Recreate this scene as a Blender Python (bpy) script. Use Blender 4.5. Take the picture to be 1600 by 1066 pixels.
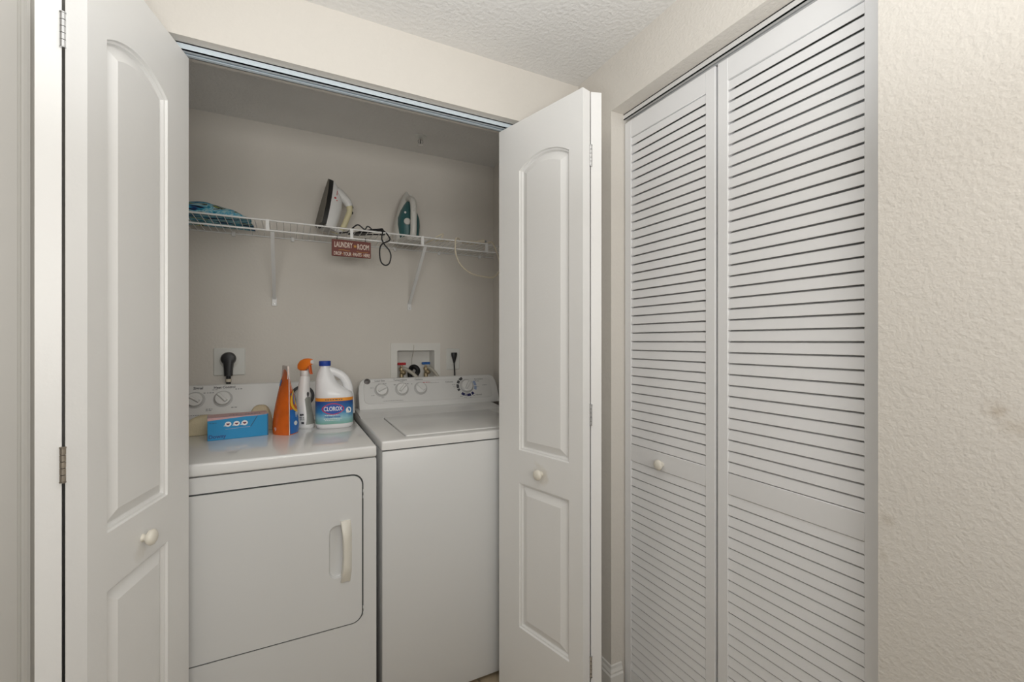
import bpy, bmesh, math, random
from mathutils import Vector, Matrix, noise

for o in list(bpy.data.objects):
    bpy.data.objects.remove(o)
S = bpy.context.scene
C = S.collection
random.seed(7)

# ------------------------------------------------------------------ camera, world, lights, exposure
cam_d = bpy.data.cameras.new('camera')
cam_d.sensor_fit = 'HORIZONTAL'
cam_d.sensor_width = 36.0
cam_d.lens = 36.0 * 690.0 / 1600.0
cam_d.clip_start = 0.02
cam = bpy.data.objects.new('camera', cam_d)
cam.location = (0, 0, 1.27)
cam.rotation_euler = (math.radians(90), 0, math.radians(-26.9))
C.objects.link(cam)
S.camera = cam

world = bpy.data.worlds.new('world')
S.world = world
world.use_nodes = True
wb = world.node_tree.nodes['Background']
wb.inputs[0].default_value = (0.93, 0.97, 1.0, 1)
wb.inputs[1].default_value = 0.2

def lamp(name, loc, power, size, color=(1, 1, 1), rot=None, kind='POINT'):
    d = bpy.data.lights.new(name, kind)
    d.energy = power
    d.color = color
    if kind == 'POINT':
        d.shadow_soft_size = size
    else:
        d.shape = 'RECTANGLE'
        d.size, d.size_y = size
    o = bpy.data.objects.new(name, d)
    o.location = loc
    if rot:
        o.rotation_euler = rot
    C.objects.link(o)
    return o

# added soft fill behind the camera, standing in for room light, plus a small uplight bounced off the hall ceiling
lamp('room_fill_light', (0.0, -0.85, 1.46), 30, (1.3, 0.5), (1.0, 0.97, 0.92), rot=(math.radians(128), 0, 0), kind='AREA')
lamp('bounce_flash', (0.05, 0.20, 1.40), 16.5, (0.5, 0.5), (0.94, 0.975, 1.0), rot=(math.radians(180), 0, 0), kind='AREA').data.spread = math.radians(150)

vs = S.view_settings
vs.view_transform = 'Standard'
vs.look = 'None'
vs.gamma = 1.0
vs.use_curve_mapping = False
vs.exposure = -0.44

# ------------------------------------------------------------------ materials
MATS = {}

def nt(name):
    m = bpy.data.materials.new(name)
    m.use_nodes = True
    t = m.node_tree
    b = t.nodes['Principled BSDF']
    return m, t, b

def node(t, kind, **kw):
    n = t.nodes.new(kind)
    for k, v in kw.items():
        setattr(n, k, v)
    return n

def mat(name, col, rough=0.5, metal=0.0, bump=0.0, scale=80.0, detail=2.0, var=0.0, vscale=6.0,
        coat=0.0, stretch=None, spots=(), spec=None):
    """Procedural principled material: colour with slow variation, fine relief, optional stains."""
    m, t, b = nt(name)
    L = t.links
    b.inputs['Roughness'].default_value = rough
    b.inputs['Metallic'].default_value = metal
    if spec is not None:
        b.inputs['Specular IOR Level'].default_value = spec
    if coat:
        b.inputs['Coat Weight'].default_value = coat
        b.inputs['Coat Roughness'].default_value = 0.06
    tc = node(t, 'ShaderNodeTexCoord')
    src = tc.outputs['Object']
    if stretch:
        mp = node(t, 'ShaderNodeMapping')
        mp.inputs['Scale'].default_value = stretch
        L.new(src, mp.inputs['Vector'])
        vec = mp.outputs['Vector']
    else:
        vec = src
    # colour
    n1 = node(t, 'ShaderNodeTexNoise')
    n1.inputs['Scale'].default_value = vscale
    n1.inputs['Detail'].default_value = 3
    L.new(src, n1.inputs['Vector'])
    mx = node(t, 'ShaderNodeMix', data_type='RGBA')
    c0 = tuple(max(0, c * (1 - var)) for c in col)
    c1 = tuple(min(1, c * (1 + var)) for c in col)
    mx.inputs['A'].default_value = (*c0, 1)
    mx.inputs['B'].default_value = (*c1, 1)
    L.new(n1.outputs['Fac'], mx.inputs['Factor'])
    out = mx.outputs['Result']
    for (p, r, sc, amt) in spots:      # dirt marks with a ragged outline
        vd = node(t, 'ShaderNodeVectorMath', operation='DISTANCE')
        vd.inputs[1].default_value = p
        ms = node(t, 'ShaderNodeMapping')
        L.new(src, vd.inputs[0])
        ns = node(t, 'ShaderNodeTexNoise')
        ns.inputs['Scale'].default_value = 1.6 / r
        ns.inputs['Detail'].default_value = 4
        L.new(src, ns.inputs['Vector'])
        ad = node(t, 'ShaderNodeMath', operation='MULTIPLY_ADD')
        ad.inputs[1].default_value = 1.6 * r
        L.new(ns.outputs['Fac'], ad.inputs[0])
        L.new(vd.outputs['Value'], ad.inputs[2])
        mr = node(t, 'ShaderNodeMapRange')
        mr.inputs['From Min'].default_value = 0.7 * r
        mr.inputs['From Max'].default_value = 1.7 * r
        mr.inputs['To Min'].default_value = amt
        mr.inputs['To Max'].default_value = 0.0
        L.new(ad.outputs[0], mr.inputs['Value'])
        m2 = node(t, 'ShaderNodeMix', data_type='RGBA')
        L.new(mr.outputs[0], m2.inputs['Factor'])
        L.new(out, m2.inputs['A'])
        m2.inputs['B'].default_value = (*sc, 1)
        out = m2.outputs['Result']
    L.new(out, b.inputs['Base Color'])
    if bump:
        n2 = node(t, 'ShaderNodeTexNoise')
        n2.inputs['Scale'].default_value = scale
        n2.inputs['Detail'].default_value = detail
        L.new(vec, n2.inputs['Vector'])
        bp = node(t, 'ShaderNodeBump')
        bp.inputs['Strength'].default_value = bump
        bp.inputs['Distance'].default_value = 0.004
        L.new(n2.outputs['Fac'], bp.inputs['Height'])
        L.new(bp.outputs['Normal'], b.inputs['Normal'])
    MATS[name] = m
    return m

WALLC = (0.735, 0.697, 0.64)
mat('wall_paint', WALLC, 0.75, bump=0.25, scale=95, detail=2, var=0.015)
mat('wall_paint_near', WALLC, 0.7, bump=0.42, scale=120, detail=2.0, var=0.02,
    spots=[((1.012, 0.2775, 1.16), 0.022, (0.45, 0.37, 0.28), 0.55),
           ((1.012, 0.258, 1.135), 0.03, (0.5, 0.42, 0.33), 0.3),
           ((1.012, 0.425, 0.93), 0.02, (0.42, 0.36, 0.28), 0.4),
           ((1.012, 0.432, 0.86), 0.014, (0.42, 0.36, 0.28), 0.35)])
mat('ceiling_texture', (0.79, 0.775, 0.75), 0.85, bump=0.9, scale=75, detail=3, var=0.01)
mat('door_white', (0.865, 0.86, 0.845), 0.38, bump=0.06, scale=140, var=0.01,
    spots=[((0.215, -0.001, 0.825), 0.045, (0.62, 0.53, 0.38), 0.5)])
mat('door_white_plain', (0.865, 0.86, 0.845), 0.38, bump=0.06, scale=140, var=0.01,
    spots=[((0.225, 0.001, 0.80), 0.03, (0.62, 0.55, 0.42), 0.28)])
mat('louver_white', (0.85, 0.85, 0.855), 0.42, bump=0.04, scale=90, var=0.008)
mat('trim_white', (0.78, 0.765, 0.73), 0.45, bump=0.03, var=0.02)
mat('knob_cream', (0.80, 0.76, 0.67), 0.3, var=0.02)
mat('steel', (0.60, 0.60, 0.60), 0.32, metal=1.0, var=0.05, vscale=40)
mat('rusty_steel', (0.33, 0.29, 0.24), 0.5, metal=0.8, var=0.25, vscale=90)
mat('track_metal', (0.68, 0.77, 0.84), 0.4, metal=0.15, var=0.03)
mat('dark_gap', (0.03, 0.03, 0.035), 0.8, var=0.1)
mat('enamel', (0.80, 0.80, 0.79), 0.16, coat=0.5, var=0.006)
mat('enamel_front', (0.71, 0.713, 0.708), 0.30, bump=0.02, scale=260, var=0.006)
mat('console_white', (0.76, 0.755, 0.74), 0.35, var=0.008)
mat('console_inset', (0.73, 0.725, 0.71), 0.4, var=0.008)
mat('skirt_shadow_grey', (0.50, 0.495, 0.485), 0.4, var=0.02)  # shadow below the control knobs, painted as a grey skirt colour
mat('handle_cream', (0.78, 0.75, 0.67), 0.35, var=0.02)
mat('lid_stained', (0.79, 0.785, 0.77), 0.22, coat=0.3, var=0.006,
    spots=[((0.42, 1.60, 0.94), 0.05, (0.66, 0.65, 0.62), 0.4), ((0.62, 1.66, 0.94), 0.07, (0.67, 0.66, 0.63), 0.4),
           ((0.80, 1.78, 0.94), 0.05, (0.64, 0.62, 0.58), 0.4)])
mat('seam_dark', (0.05, 0.055, 0.055), 0.7, var=0.1)
mat('print_dark', (0.06, 0.06, 0.065), 0.6, var=0.02)
mat('print_grey', (0.30, 0.30, 0.30), 0.6, var=0.02)
mat('print_red', (0.55, 0.10, 0.10), 0.6, var=0.02)
mat('print_navy', (0.012, 0.012, 0.10), 0.5, var=0.02)
mat('print_lightblue', (0.30, 0.37, 0.55), 0.5, var=0.04)
mat('print_white', (0.86, 0.86, 0.86), 0.45, var=0.01)
mat('emblem_dark', (0.10, 0.085, 0.08), 0.3, metal=0.4, var=0.05)
mat('wire_white', (0.80, 0.80, 0.79), 0.35, var=0.01)
mat('plate_white', (0.74, 0.74, 0.70), 0.35, var=0.01)
mat('black_rubber', (0.012, 0.012, 0.013), 0.42, var=0.2)
mat('box_plastic', (0.78, 0.765, 0.72), 0.45, var=0.01)
mat('valve_red', (0.50, 0.02, 0.025), 0.4, var=0.05)
mat('valve_blue', (0.02, 0.13, 0.42), 0.4, var=0.05)
mat('brass', (0.52, 0.42, 0.26), 0.4, metal=0.7, var=0.1, vscale=60)
mat('hose_grey', (0.48, 0.45, 0.38), 0.5, var=0.08)
mat('jug_white', (0.84, 0.84, 0.85), 0.25, var=0.005)
mat('cap_blue', (0.015, 0.06, 0.36), 0.35, var=0.03)
mat('clorox_red', (0.60, 0.03, 0.07), 0.4, var=0.02)
mat('clorox_blue', (0.02, 0.09, 0.42), 0.4, var=0.02)
mat('band_orange', (0.85, 0.32, 0.03), 0.4, var=0.12, vscale=14)
mat('orange_plastic', (0.90, 0.22, 0.02), 0.32, var=0.02)
mat('orange_dark', (0.62, 0.10, 0.01), 0.35, var=0.02)
mat('spray_white', (0.84, 0.84, 0.83), 0.28, var=0.005)
mat('spray_clear', (0.74, 0.72, 0.70), 0.2, var=0.02)
mat('spray_label', (0.28, 0.29, 0.26), 0.3, var=0.35, vscale=22)
mat('pouch_orange', (0.70, 0.135, 0.015), 0.25, bump=0.35, scale=26, var=0.35, vscale=20)
mat('pouch_blue', (0.02, 0.16, 0.52), 0.28, var=0.2, vscale=18)
mat('pouch_yellow', (0.90, 0.55, 0.03), 0.3, var=0.05)
mat('pouch_film', (0.80, 0.66, 0.60), 0.25, var=0.1)
mat('pouch_white', (0.82, 0.82, 0.80), 0.3, var=0.02)
mat('downy_blue', (0.008, 0.27, 0.56), 0.35, var=0.05)
mat('downy_edge', (0.015, 0.10, 0.22), 0.4, var=0.05)
mat('downy_pink', (0.62, 0.38, 0.38), 0.4, var=0.22, vscale=25)
mat('downy_navy', (0.01, 0.05, 0.22), 0.4, var=0.03)
mat('maroon', (0.16, 0.02, 0.05), 0.5, var=0.1)
mat('cream_cloth', (0.72, 0.62, 0.42), 0.9, bump=0.4, scale=160, var=0.08, vscale=30)
mat('ball_striped', (0.60, 0.50, 0.34), 0.85, bump=0.4, scale=160, var=0.25, vscale=26)
mat('red_cloth', (0.22, 0.035, 0.03), 0.9, bump=0.3, scale=150, var=0.2)
mat('sign_brown', (0.165, 0.045, 0.035), 0.65, bump=0.25, scale=60, var=0.2, vscale=25)
mat('sign_cream', (0.72, 0.60, 0.52), 0.6, var=0.05)
mat('sign_gold', (0.55, 0.26, 0.03), 0.5, var=0.1)
mat('iron_white', (0.78, 0.78, 0.77), 0.3, var=0.01)
mat('iron_cream', (0.72, 0.66, 0.42), 0.4, var=0.06, vscale=15)
mat('iron_sole_dark', (0.17, 0.155, 0.13), 0.5, var=0.2, vscale=18)
mat('iron_black', (0.012, 0.012, 0.012), 0.4, var=0.2)
mat('iron_grey', (0.66, 0.65, 0.61), 0.32, var=0.01)
mat('iron_teal', (0.045, 0.135, 0.14), 0.25, var=0.05)
mat('iron_metal', (0.55, 0.52, 0.47), 0.35, metal=0.7, var=0.05)
mat('cord_beige', (0.70, 0.63, 0.50), 0.6, var=0.05)
mat('chrome', (0.72, 0.72, 0.72), 0.15, metal=1.0, var=0.02)
mat('tile_beige', (0.42, 0.335, 0.23), 0.4, bump=0.1, scale=30, var=0.12, vscale=5)
mat('grout', (0.30, 0.26, 0.20), 0.9, bump=0.3, scale=200, var=0.1)

# bleach label: sky blue to green, a print that runs up the label
def ramp_mat(name, z0, z1, stops, rough=0.4, wob=0.0):
    m, t, b = nt(name)
    L = t.links
    b.inputs['Roughness'].default_value = rough
    tc = node(t, 'ShaderNodeTexCoord')
    sp = node(t, 'ShaderNodeSeparateXYZ')
    L.new(tc.outputs['Object'], sp.inputs[0])
    mr = node(t, 'ShaderNodeMapRange')
    mr.inputs['From Min'].default_value = z0
    mr.inputs['From Max'].default_value = z1
    n1 = node(t, 'ShaderNodeTexNoise')
    n1.inputs['Scale'].default_value = 28
    L.new(tc.outputs['Object'], n1.inputs['Vector'])
    ad = node(t, 'ShaderNodeMath', operation='MULTIPLY_ADD')
    ad.inputs[1].default_value = wob
    L.new(n1.outputs['Fac'], ad.inputs[0])
    L.new(sp.outputs['Z'], ad.inputs[2])
    L.new(ad.outputs[0], mr.inputs['Value'])
    cr = node(t, 'ShaderNodeValToRGB')
    e = cr.color_ramp.elements
    while len(e) < len(stops):
        e.new(0.5)
    for i, (p, c) in enumerate(stops):
        e[i].position = p
        e[i].color = (*c, 1)
    L.new(mr.outputs[0], cr.inputs[0])
    L.new(cr.outputs[0], b.inputs['Base Color'])
    MATS[name] = m
ramp_mat('bleach_label', 0.014, 0.122, [(0.0, (0.10, 0.33, 0.22)), (0.22, (0.22, 0.45, 0.38)), (0.42, (0.30, 0.55, 0.62)),
                                          (0.60, (0.04, 0.24, 0.52)), (1.0, (0.015, 0.06, 0.28))], wob=0.03)

def towel_mat():
    m, t, b = nt('towel_print')
    L = t.links
    b.inputs['Roughness'].default_value = 0.9
    tc = node(t, 'ShaderNodeTexCoord')
    mp = node(t, 'ShaderNodeMapping')
    mp.inputs['Scale'].default_value = (9, 22, 26)
    mp.inputs['Rotation'].default_value = (0.3, 0.2, 0.5)
    L.new(tc.outputs['Object'], mp.inputs[0])
    n = node(t, 'ShaderNodeTexNoise')
    n.inputs['Scale'].default_value = 1.0
    n.inputs['Detail'].default_value = 3
    n.inputs['Distortion'].default_value = 1.2
    L.new(mp.outputs[0], n.inputs['Vector'])
    cr = node(t, 'ShaderNodeValToRGB')
    st = [(0.36, (0.004, 0.006, 0.012)), (0.41, (0.01, 0.04, 0.16)), (0.455, (0.03, 0.30, 0.44)), (0.49, (0.36, 0.58, 0.60)),
          (0.53, (0.02, 0.30, 0.50)), (0.57, (0.45, 0.60, 0.60)), (0.61, (0.006, 0.02, 0.04)), (0.67, (0.34, 0.40, 0.08))]
    e = cr.color_ramp.elements
    while len(e) < len(st):
        e.new(0.5)
    for i, (p, c) in enumerate(st):
        e[i].position = p
        e[i].color = (*c, 1)
    L.new(n.outputs['Fac'], cr.inputs[0])
    L.new(cr.outputs[0], b.inputs['Base Color'])
    MATS['towel_print'] = m
towel_mat()

# ------------------------------------------------------------------ object helpers
LOCALROOTS = set()      # roots whose parts are given in the root's own frame

def rootof(o):
    while o.parent:
        o = o.parent
    return o

def link_mesh(name, me, m, parent=None):
    o = bpy.data.objects.new(name, me)
    C.objects.link(o)
    if m:
        if not me.materials:
            me.materials.append(MATS[m])
    if parent:
        o.parent = parent
    return o

def from_bm(name, bm, m, parent=None, loc=None, smooth=False, angle=None, recalc=True):
    """One mesh object. Vertices come in world space (or in the root's frame for rotated roots)."""
    if recalc:
        bmesh.ops.recalc_face_normals(bm, faces=bm.faces[:])
    off = None
    if parent is not None:
        r = rootof(parent)
        if r.name not in LOCALROOTS:
            off = Vector(r.location)
    elif loc is not None:
        off = Vector(loc)
    if off is not None:
        bmesh.ops.translate(bm, verts=bm.verts[:], vec=-off)
    me = bpy.data.meshes.new(name)
    bm.to_mesh(me)
    bm.free()
    if smooth:
        for p in me.polygons:
            p.use_smooth = True
        if angle:
            me.set_sharp_from_angle(angle=math.radians(angle))
    o = link_mesh(name, me, m, parent)
    if parent is None and loc is not None:
        o.location = loc
    return o

def tag(o, label=None, cat=None, group=None, kind=None):
    if label: o['label'] = label
    if cat: o['category'] = cat
    if group: o['group'] = group
    if kind: o['kind'] = kind
    return o

def thing(name, loc, label=None, cat=None, rotz=0.0, group=None, kind=None, local=False):
    o = bpy.data.objects.new(name, None)
    o.empty_display_size = 0.05
    C.objects.link(o)
    o.location = loc
    o.rotation_euler = (0, 0, rotz)
    if rotz or local:
        LOCALROOTS.add(o.name)
    return tag(o, label, cat, group, kind)

def bbox(bm, x0, x1, y0, y1, z0, z1, bev=0.0, seg=2):
    r = bmesh.ops.create_cube(bm, size=1.0)
    vs_ = r['verts']
    for v in vs_:
        v.co = Vector(((x0 + x1) / 2 + v.co.x * (x1 - x0), (y0 + y1) / 2 + v.co.y * (y1 - y0), (z0 + z1) / 2 + v.co.z * (z1 - z0)))
    if bev > 0:
        es = list({e for v in vs_ for e in v.link_edges})
        bmesh.ops.bevel(bm, geom=es, offset=bev, segments=seg, affect='EDGES', profile=0.5)
    return bm

def box(name, x0, x1, y0, y1, z0, z1, m, parent=None, bev=0.0, seg=2, loc=None):
    bm = bmesh.new()
    bbox(bm, x0, x1, y0, y1, z0, z1, bev, seg)
    return from_bm(name, bm, m, parent, loc=loc, smooth=bev > 0, angle=40)

def rings(bm, loops, cap0=True, cap1=True, closed=True):
    """Skin successive loops of points."""
    R_ = [[bm.verts.new(p) for p in lp] for lp in loops]
    n = len(R_[0])
    for a, b in zip(R_[:-1], R_[1:]):
        for i in range(n if closed else n - 1):
            j = (i + 1) % n
            try:
                bm.faces.new((a[i], a[j], b[j], b[i]))
            except ValueError:
                pass
    if cap0 and closed: bm.faces.new(R_[0][::-1])
    if cap1 and closed: bm.faces.new(R_[-1])
    return R_

def loft(name, loops, m, parent=None, loc=None, smooth=True, angle=45, cap0=True, cap1=True):
    bm = bmesh.new()
    rings(bm, loops, cap0, cap1)
    return from_bm(name, bm, m, parent, loc=loc, smooth=smooth, angle=angle)

def frame_of(d):
    d = Vector(d).normalized()
    a = Vector((0, 0, 1)) if abs(d.z) < 0.9 else Vector((1, 0, 0))
    u = a.cross(d).normalized()
    return u, d.cross(u).normalized()

def lathe_bm(bm, prof, origin, axis=(0, 0, 1), n=20):
    """prof = [(radius, distance along axis)]"""
    d = Vector(axis).normalized()
    u, v = frame_of(d)
    o = Vector(origin)
    lps = []
    for r, h in prof:
        lps.append([o + d * h + u * (max(r, 1e-5) * math.cos(2 * math.pi * k / n)) + v * (max(r, 1e-5) * math.sin(2 * math.pi * k / n)) for k in range(n)])
    rings(bm, lps)
    return bm

def lathe(name, prof, origin, axis, m, parent=None, n=20, loc=None, angle=40):
    bm = bmesh.new()
    lathe_bm(bm, prof, origin, axis, n)
    return from_bm(name, bm, m, parent, loc=loc, smooth=True, angle=angle)

def spline(pts, k=8, closed=False):
    P = [Vector(p) for p in pts]
    out = []
    n = len(P)
    rng = n if closed else n - 1
    for i in range(rng):
        if closed:
            a, b, c, d = P[(i - 1) % n], P[i], P[(i + 1) % n], P[(i + 2) % n]
        else:
            b, c = P[i], P[i + 1]
            a = P[i - 1] if i > 0 else b * 2 - c
            d = P[i + 2] if i + 2 < n else c * 2 - b
        for j in range(k):
            t = j / k
            out.append(0.5 * ((2 * b) + (c - a) * t + (2 * a - 5 * b + 4 * c - d) * t * t + (3 * b - a - 3 * c + d) * t ** 3))
    if not closed:
        out.append(P[-1])
    return out

def tube_bm(bm, path, r, n=8, flat=1.0):
    path = [Vector(p) for p in path]
    N = len(path)
    rad = r if callable(r) else (lambda t: r)
    lps = []
    u_prev = None
    for i, p in enumerate(path):
        d = (path[min(i + 1, N - 1)] - path[max(i - 1, 0)]).normalized()
        if u_prev is None:
            u, v = frame_of(d)
        else:
            u = (u_prev - d * u_prev.dot(d)).normalized()
            v = d.cross(u).normalized()
        u_prev = u
        rr = rad(i / max(1, N - 1))
        lps.append([p + u * rr * math.cos(2 * math.pi * k / n) + v * rr * flat * math.sin(2 * math.pi * k / n) for k in range(n)])
    rings(bm, lps)
    return bm

def tube(name, path, r, m, parent=None, n=8, loc=None, flat=1.0):
    bm = bmesh.new()
    tube_bm(bm, path, r, n, flat)
    return from_bm(name, bm, m, parent, loc=loc, smooth=True, angle=60)

def rrect(x0, x1, z0, z1, r, n=5):
    """rounded rectangle, counter-clockwise in (a,b)"""
    out = []
    for cx, cz, a0 in ((x1 - r, z0 + r, -90), (x1 - r, z1 - r, 0), (x0 + r, z1 - r, 90), (x0 + r, z0 + r, 180)):
        for k in range(n + 1):
            a = math.radians(a0 + 90 * k / n)
            out.append((cx + r * math.cos(a), cz + r * math.sin(a)))
    return out

def slab_with_recesses(outer, recs, thick, put, back=True):
    """A slab whose front carries recesses. outer: 2D loop; recs: lists of (loop2D, depth);
    put(a, b, depth) maps to 3D, depth measured into the slab."""
    bm = bmesh.new()
    ov = [bm.verts.new(put(a, b, 0)) for a, b in outer]
    edges = [bm.edges.new((ov[i], ov[(i + 1) % len(ov)])) for i in range(len(ov))]
    firsts = []
    for rec in recs:
        lv = [bm.verts.new(put(a, b, 0)) for a, b in rec[0][0]]
        edges += [bm.edges.new((lv[i], lv[(i + 1) % len(lv)])) for i in range(len(lv))]
        firsts.append(lv)
    if recs:
        bmesh.ops.triangle_fill(bm, use_beauty=True, edges=edges)
    else:
        bm.faces.new(ov)
    for rec, lv in zip(recs, firsts):
        prev = lv
        n = len(lv)
        for lp, dep in rec[1:]:
            cur = [bm.verts.new(put(a, b, dep)) for a, b in lp]
            for i in range(n):
                bm.faces.new((prev[i], prev[(i + 1) % n], cur[(i + 1) % n], cur[i]))
            prev = cur
        bm.faces.new(prev)
    bv = [bm.verts.new(put(a, b, thick)) for a, b in outer]
    n = len(ov)
    for i in range(n):
        bm.faces.new((ov[i], bv[i], bv[(i + 1) % n], ov[(i + 1) % n]))
    if back:
        bm.faces.new(bv[::-1])
    return bm

def text_geo(body, size, align='CENTER', bold=0.0, width=1.0):
    cu = bpy.data.curves.new('t', 'FONT')
    cu.body = body
    cu.size = size
    cu.align_x = align
    cu.align_y = 'CENTER'
    cu.resolution_u = 3
    cu.offset = bold
    ob = bpy.data.objects.new('t', cu)
    C.objects.link(ob)
    dg = bpy.context.evaluated_depsgraph_get()
    me = bpy.data.meshes.new_from_object(ob.evaluated_get(dg))
    vv = [(v.co.x * width, v.co.y) for v in me.vertices]
    ff = [tuple(p.vertices) for p in me.polygons]
    bpy.data.objects.remove(ob)
    bpy.data.curves.remove(cu)
    bpy.data.meshes.remove(me)
    return vv, ff

def flat_mesh(name, vv, ff, put, m, parent):
    me = bpy.data.meshes.new(name)
    co = [Vector(put(a, b)) for a, b in vv]
    r = rootof(parent)
    if r.name not in LOCALROOTS:
        co = [c - Vector(r.location) for c in co]
    me.from_pydata(co, [], ff)
    return link_mesh(name, me, m, parent)

def lettering(body, size, put, m, parent, align='CENTER', bold=0.0, width=1.0, name='lettering'):
    vv, ff = text_geo(body, size, align, bold, width)
    return flat_mesh(name, vv, ff, put, m, parent)

def polys(name, plist, put, m, parent):
    if name == 'dial_print' and isinstance(plist[0][0][0], (tuple, list)):
        for q in plist:
            polys('dial_segment', q, put, m, parent)
        return
    vv, ff = [], []
    for pl in plist:
        b = len(vv)
        vv += pl
        ff.append(tuple(range(b, b + len(pl))))
    o = flat_mesh(name, vv, ff, put, m, parent)
    if name == 'fine_print':
        o['kind'] = 'stuff'
    return o

def sector(cx, cy, r0, r1, a0, a1, n=10):
    out = []
    for k in range(n):
        t0 = math.radians(a0 + (a1 - a0) * k / n); t1 = math.radians(a0 + (a1 - a0) * (k + 1) / n)
        out.append([(cx + r0 * math.cos(t0), cy + r0 * math.sin(t0)), (cx + r1 * math.cos(t0), cy + r1 * math.sin(t0)),
                    (cx + r1 * math.cos(t1), cy + r1 * math.sin(t1)), (cx + r0 * math.cos(t1), cy + r0 * math.sin(t1))])
    return out

def disc2(cx, cy, rx, ry=None, n=20):
    ry = ry or rx
    return [(cx + rx * math.cos(2 * math.pi * k / n), cy + ry * math.sin(2 * math.pi * k / n)) for k in range(n)]

def dashes(x0, x1, z, h, rnd):
    """a line of small print that cannot be read: short bars of word length"""
    out = []
    x = x0
    while x < x1:
        w = rnd.uniform(0.25, 0.7) * h * 5
        w = min(w, x1 - x)
        out.append([(x, z - h / 2), (x + w, z - h / 2), (x + w, z + h / 2), (x, z + h / 2)])
        x += w + h * 0.9
    return out

# ------------------------------------------------------------------ the setting
ZC = 2.265           # ceiling
ZH = 2.072           # opening heads
Y1, Y1B = 1.424, 1.545   # laundry wall
X2, X2B = 1.012, 1.125   # louver wall
YB = 2.305           # back wall of the laundry closet
XR = 1.050           # its right side wall
XJL, XJR = -0.522, 0.985     # opening jambs
LJ0, LJ1 = 0.4388, 1.225     # louver opening

def multi(name, boxes, m):
    bm = bmesh.new()
    for b in boxes:
        bbox(bm, *b)
    o = from_bm(name, bm, m, loc=None)
    return o

def struct(o, label, cat):
    return tag(o, label, cat, kind='structure')

floor_base = box('floor', -2.6, 1.9, -2.8, 2.45, -0.06, -0.004, 'grout')
struct(floor_base, 'beige tiled floor running under the washer and dryer', 'floor')
tile_me = None
TS, TG = 0.33, 0.006
for i in range(-3, 6):
    for j in range(-1, 7):
        x0 = -0.02 + i * TS - 0.33; y0 = 0.17 + j * TS
        if x0 > 1.6 or y0 > 2.3:
            continue
        if tile_me is None:
            bm = bmesh.new()
            bbox(bm, 0, TS - TG, 0, TS - TG, -0.005, 0.0, 0.0012, 1)
            t0 = from_bm('tile', bm, 'tile_beige', floor_base)
            tile_me = t0.data
            t0.location = (x0, y0, 0)
        else:
            t1 = link_mesh('tile', tile_me, None, floor_base)
            t1.location = (x0, y0, 0)

struct(box('ceiling', -2.6, 1.9, -2.8, 2.45, ZC, ZC + 0.08, 'ceiling_texture'),
       'off white ceiling with knockdown texture', 'ceiling')
# laundry wall with its door opening
struct(multi('wall_laundry', [(-2.6, XJL, Y1, Y1B, 0, ZC), (XJL, XJR, Y1, Y1B, ZH, ZC), (XJR, X2B, Y1, Y1B, 0, ZC)], 'wall_paint'),
       'cream painted wall around the laundry closet opening', 'wall')
# louver wall with its opening; the far return and head have wall depth
struct(multi('wall_right', [(X2, X2B, -2.8, LJ0, 0, ZC), (X2, X2B, LJ0, LJ1, ZH + 0.006, ZC), (X2, X2B, LJ1, Y1, 0, ZC)], 'wall_paint_near'),
       'cream textured wall holding the louvered closet doors', 'wall')
# laundry closet shell: back wall with a hole for the washer valve box
BX0, BX1, BZ0, BZ1 = 0.5025, 0.7005, 1.03, 1.2205
struct(multi('wall_back', [(-0.72, BX0, YB, YB + 0.13, 0, ZC), (BX1, XR + 0.1, YB, YB + 0.13, 0, ZC),
                           (BX0, BX1, YB, YB + 0.13, 0, BZ0), (BX0, BX1, YB, YB + 0.13, BZ1, ZC), (BX0, BX1, YB + 0.09, YB + 0.13, BZ0, BZ1)], 'wall_paint'),
       'cream back wall of the laundry closet', 'wall')
struct(box('wall_closet_right', XR, XR + 0.1, Y1B, YB, 0, ZC, 'wall_paint'), 'right side wall inside the laundry closet', 'wall')
struct(box('wall_closet_left', -0.72, -0.62, Y1B, YB, 0, ZC, 'wall_paint'), 'left side wall inside the laundry closet', 'wall')
# shell of the closet behind the louvers
struct(multi('wall_louver_closet', [(1.72, 1.8, 0.2, 1.5, 0, ZC), (X2B, 1.72, 0.2, 0.3, 0, ZC), (X2B, 1.72, Y1, 1.5, 0, ZC)], 'wall_paint'),
       'unlit closet walls behind the louvered doors', 'wall')
# the rest of the hall, behind the camera
struct(box('wall_left', -2.68, -2.6, -2.8, 1.424, 0, ZC, 'wall_paint'), 'cream hall wall beyond the left edge', 'wall')

# casing beside the left bifold (moulded profile, extruded upwards)
prof = [(-0.600, 0.0), (-0.600, -0.010), (-0.594, -0.012), (-0.552, -0.012), (-0.550, -0.015), (-0.546, -0.016), (-0.5445, -0.013),
        (-0.541, -0.013), (-0.539, -0.018), (-0.533, -0.019), (-0.529, -0.016), (-0.528, 0.0)]
bm = bmesh.new()
rings(bm, [[(x, Y1 + y, 0) for x, y in prof], [(x, Y1 + y, 2.2) for x, y in prof]])
struct(from_bm('trim_1', bm, 'trim_white'), 'moulded white door casing at the far left', 'trim')

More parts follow.
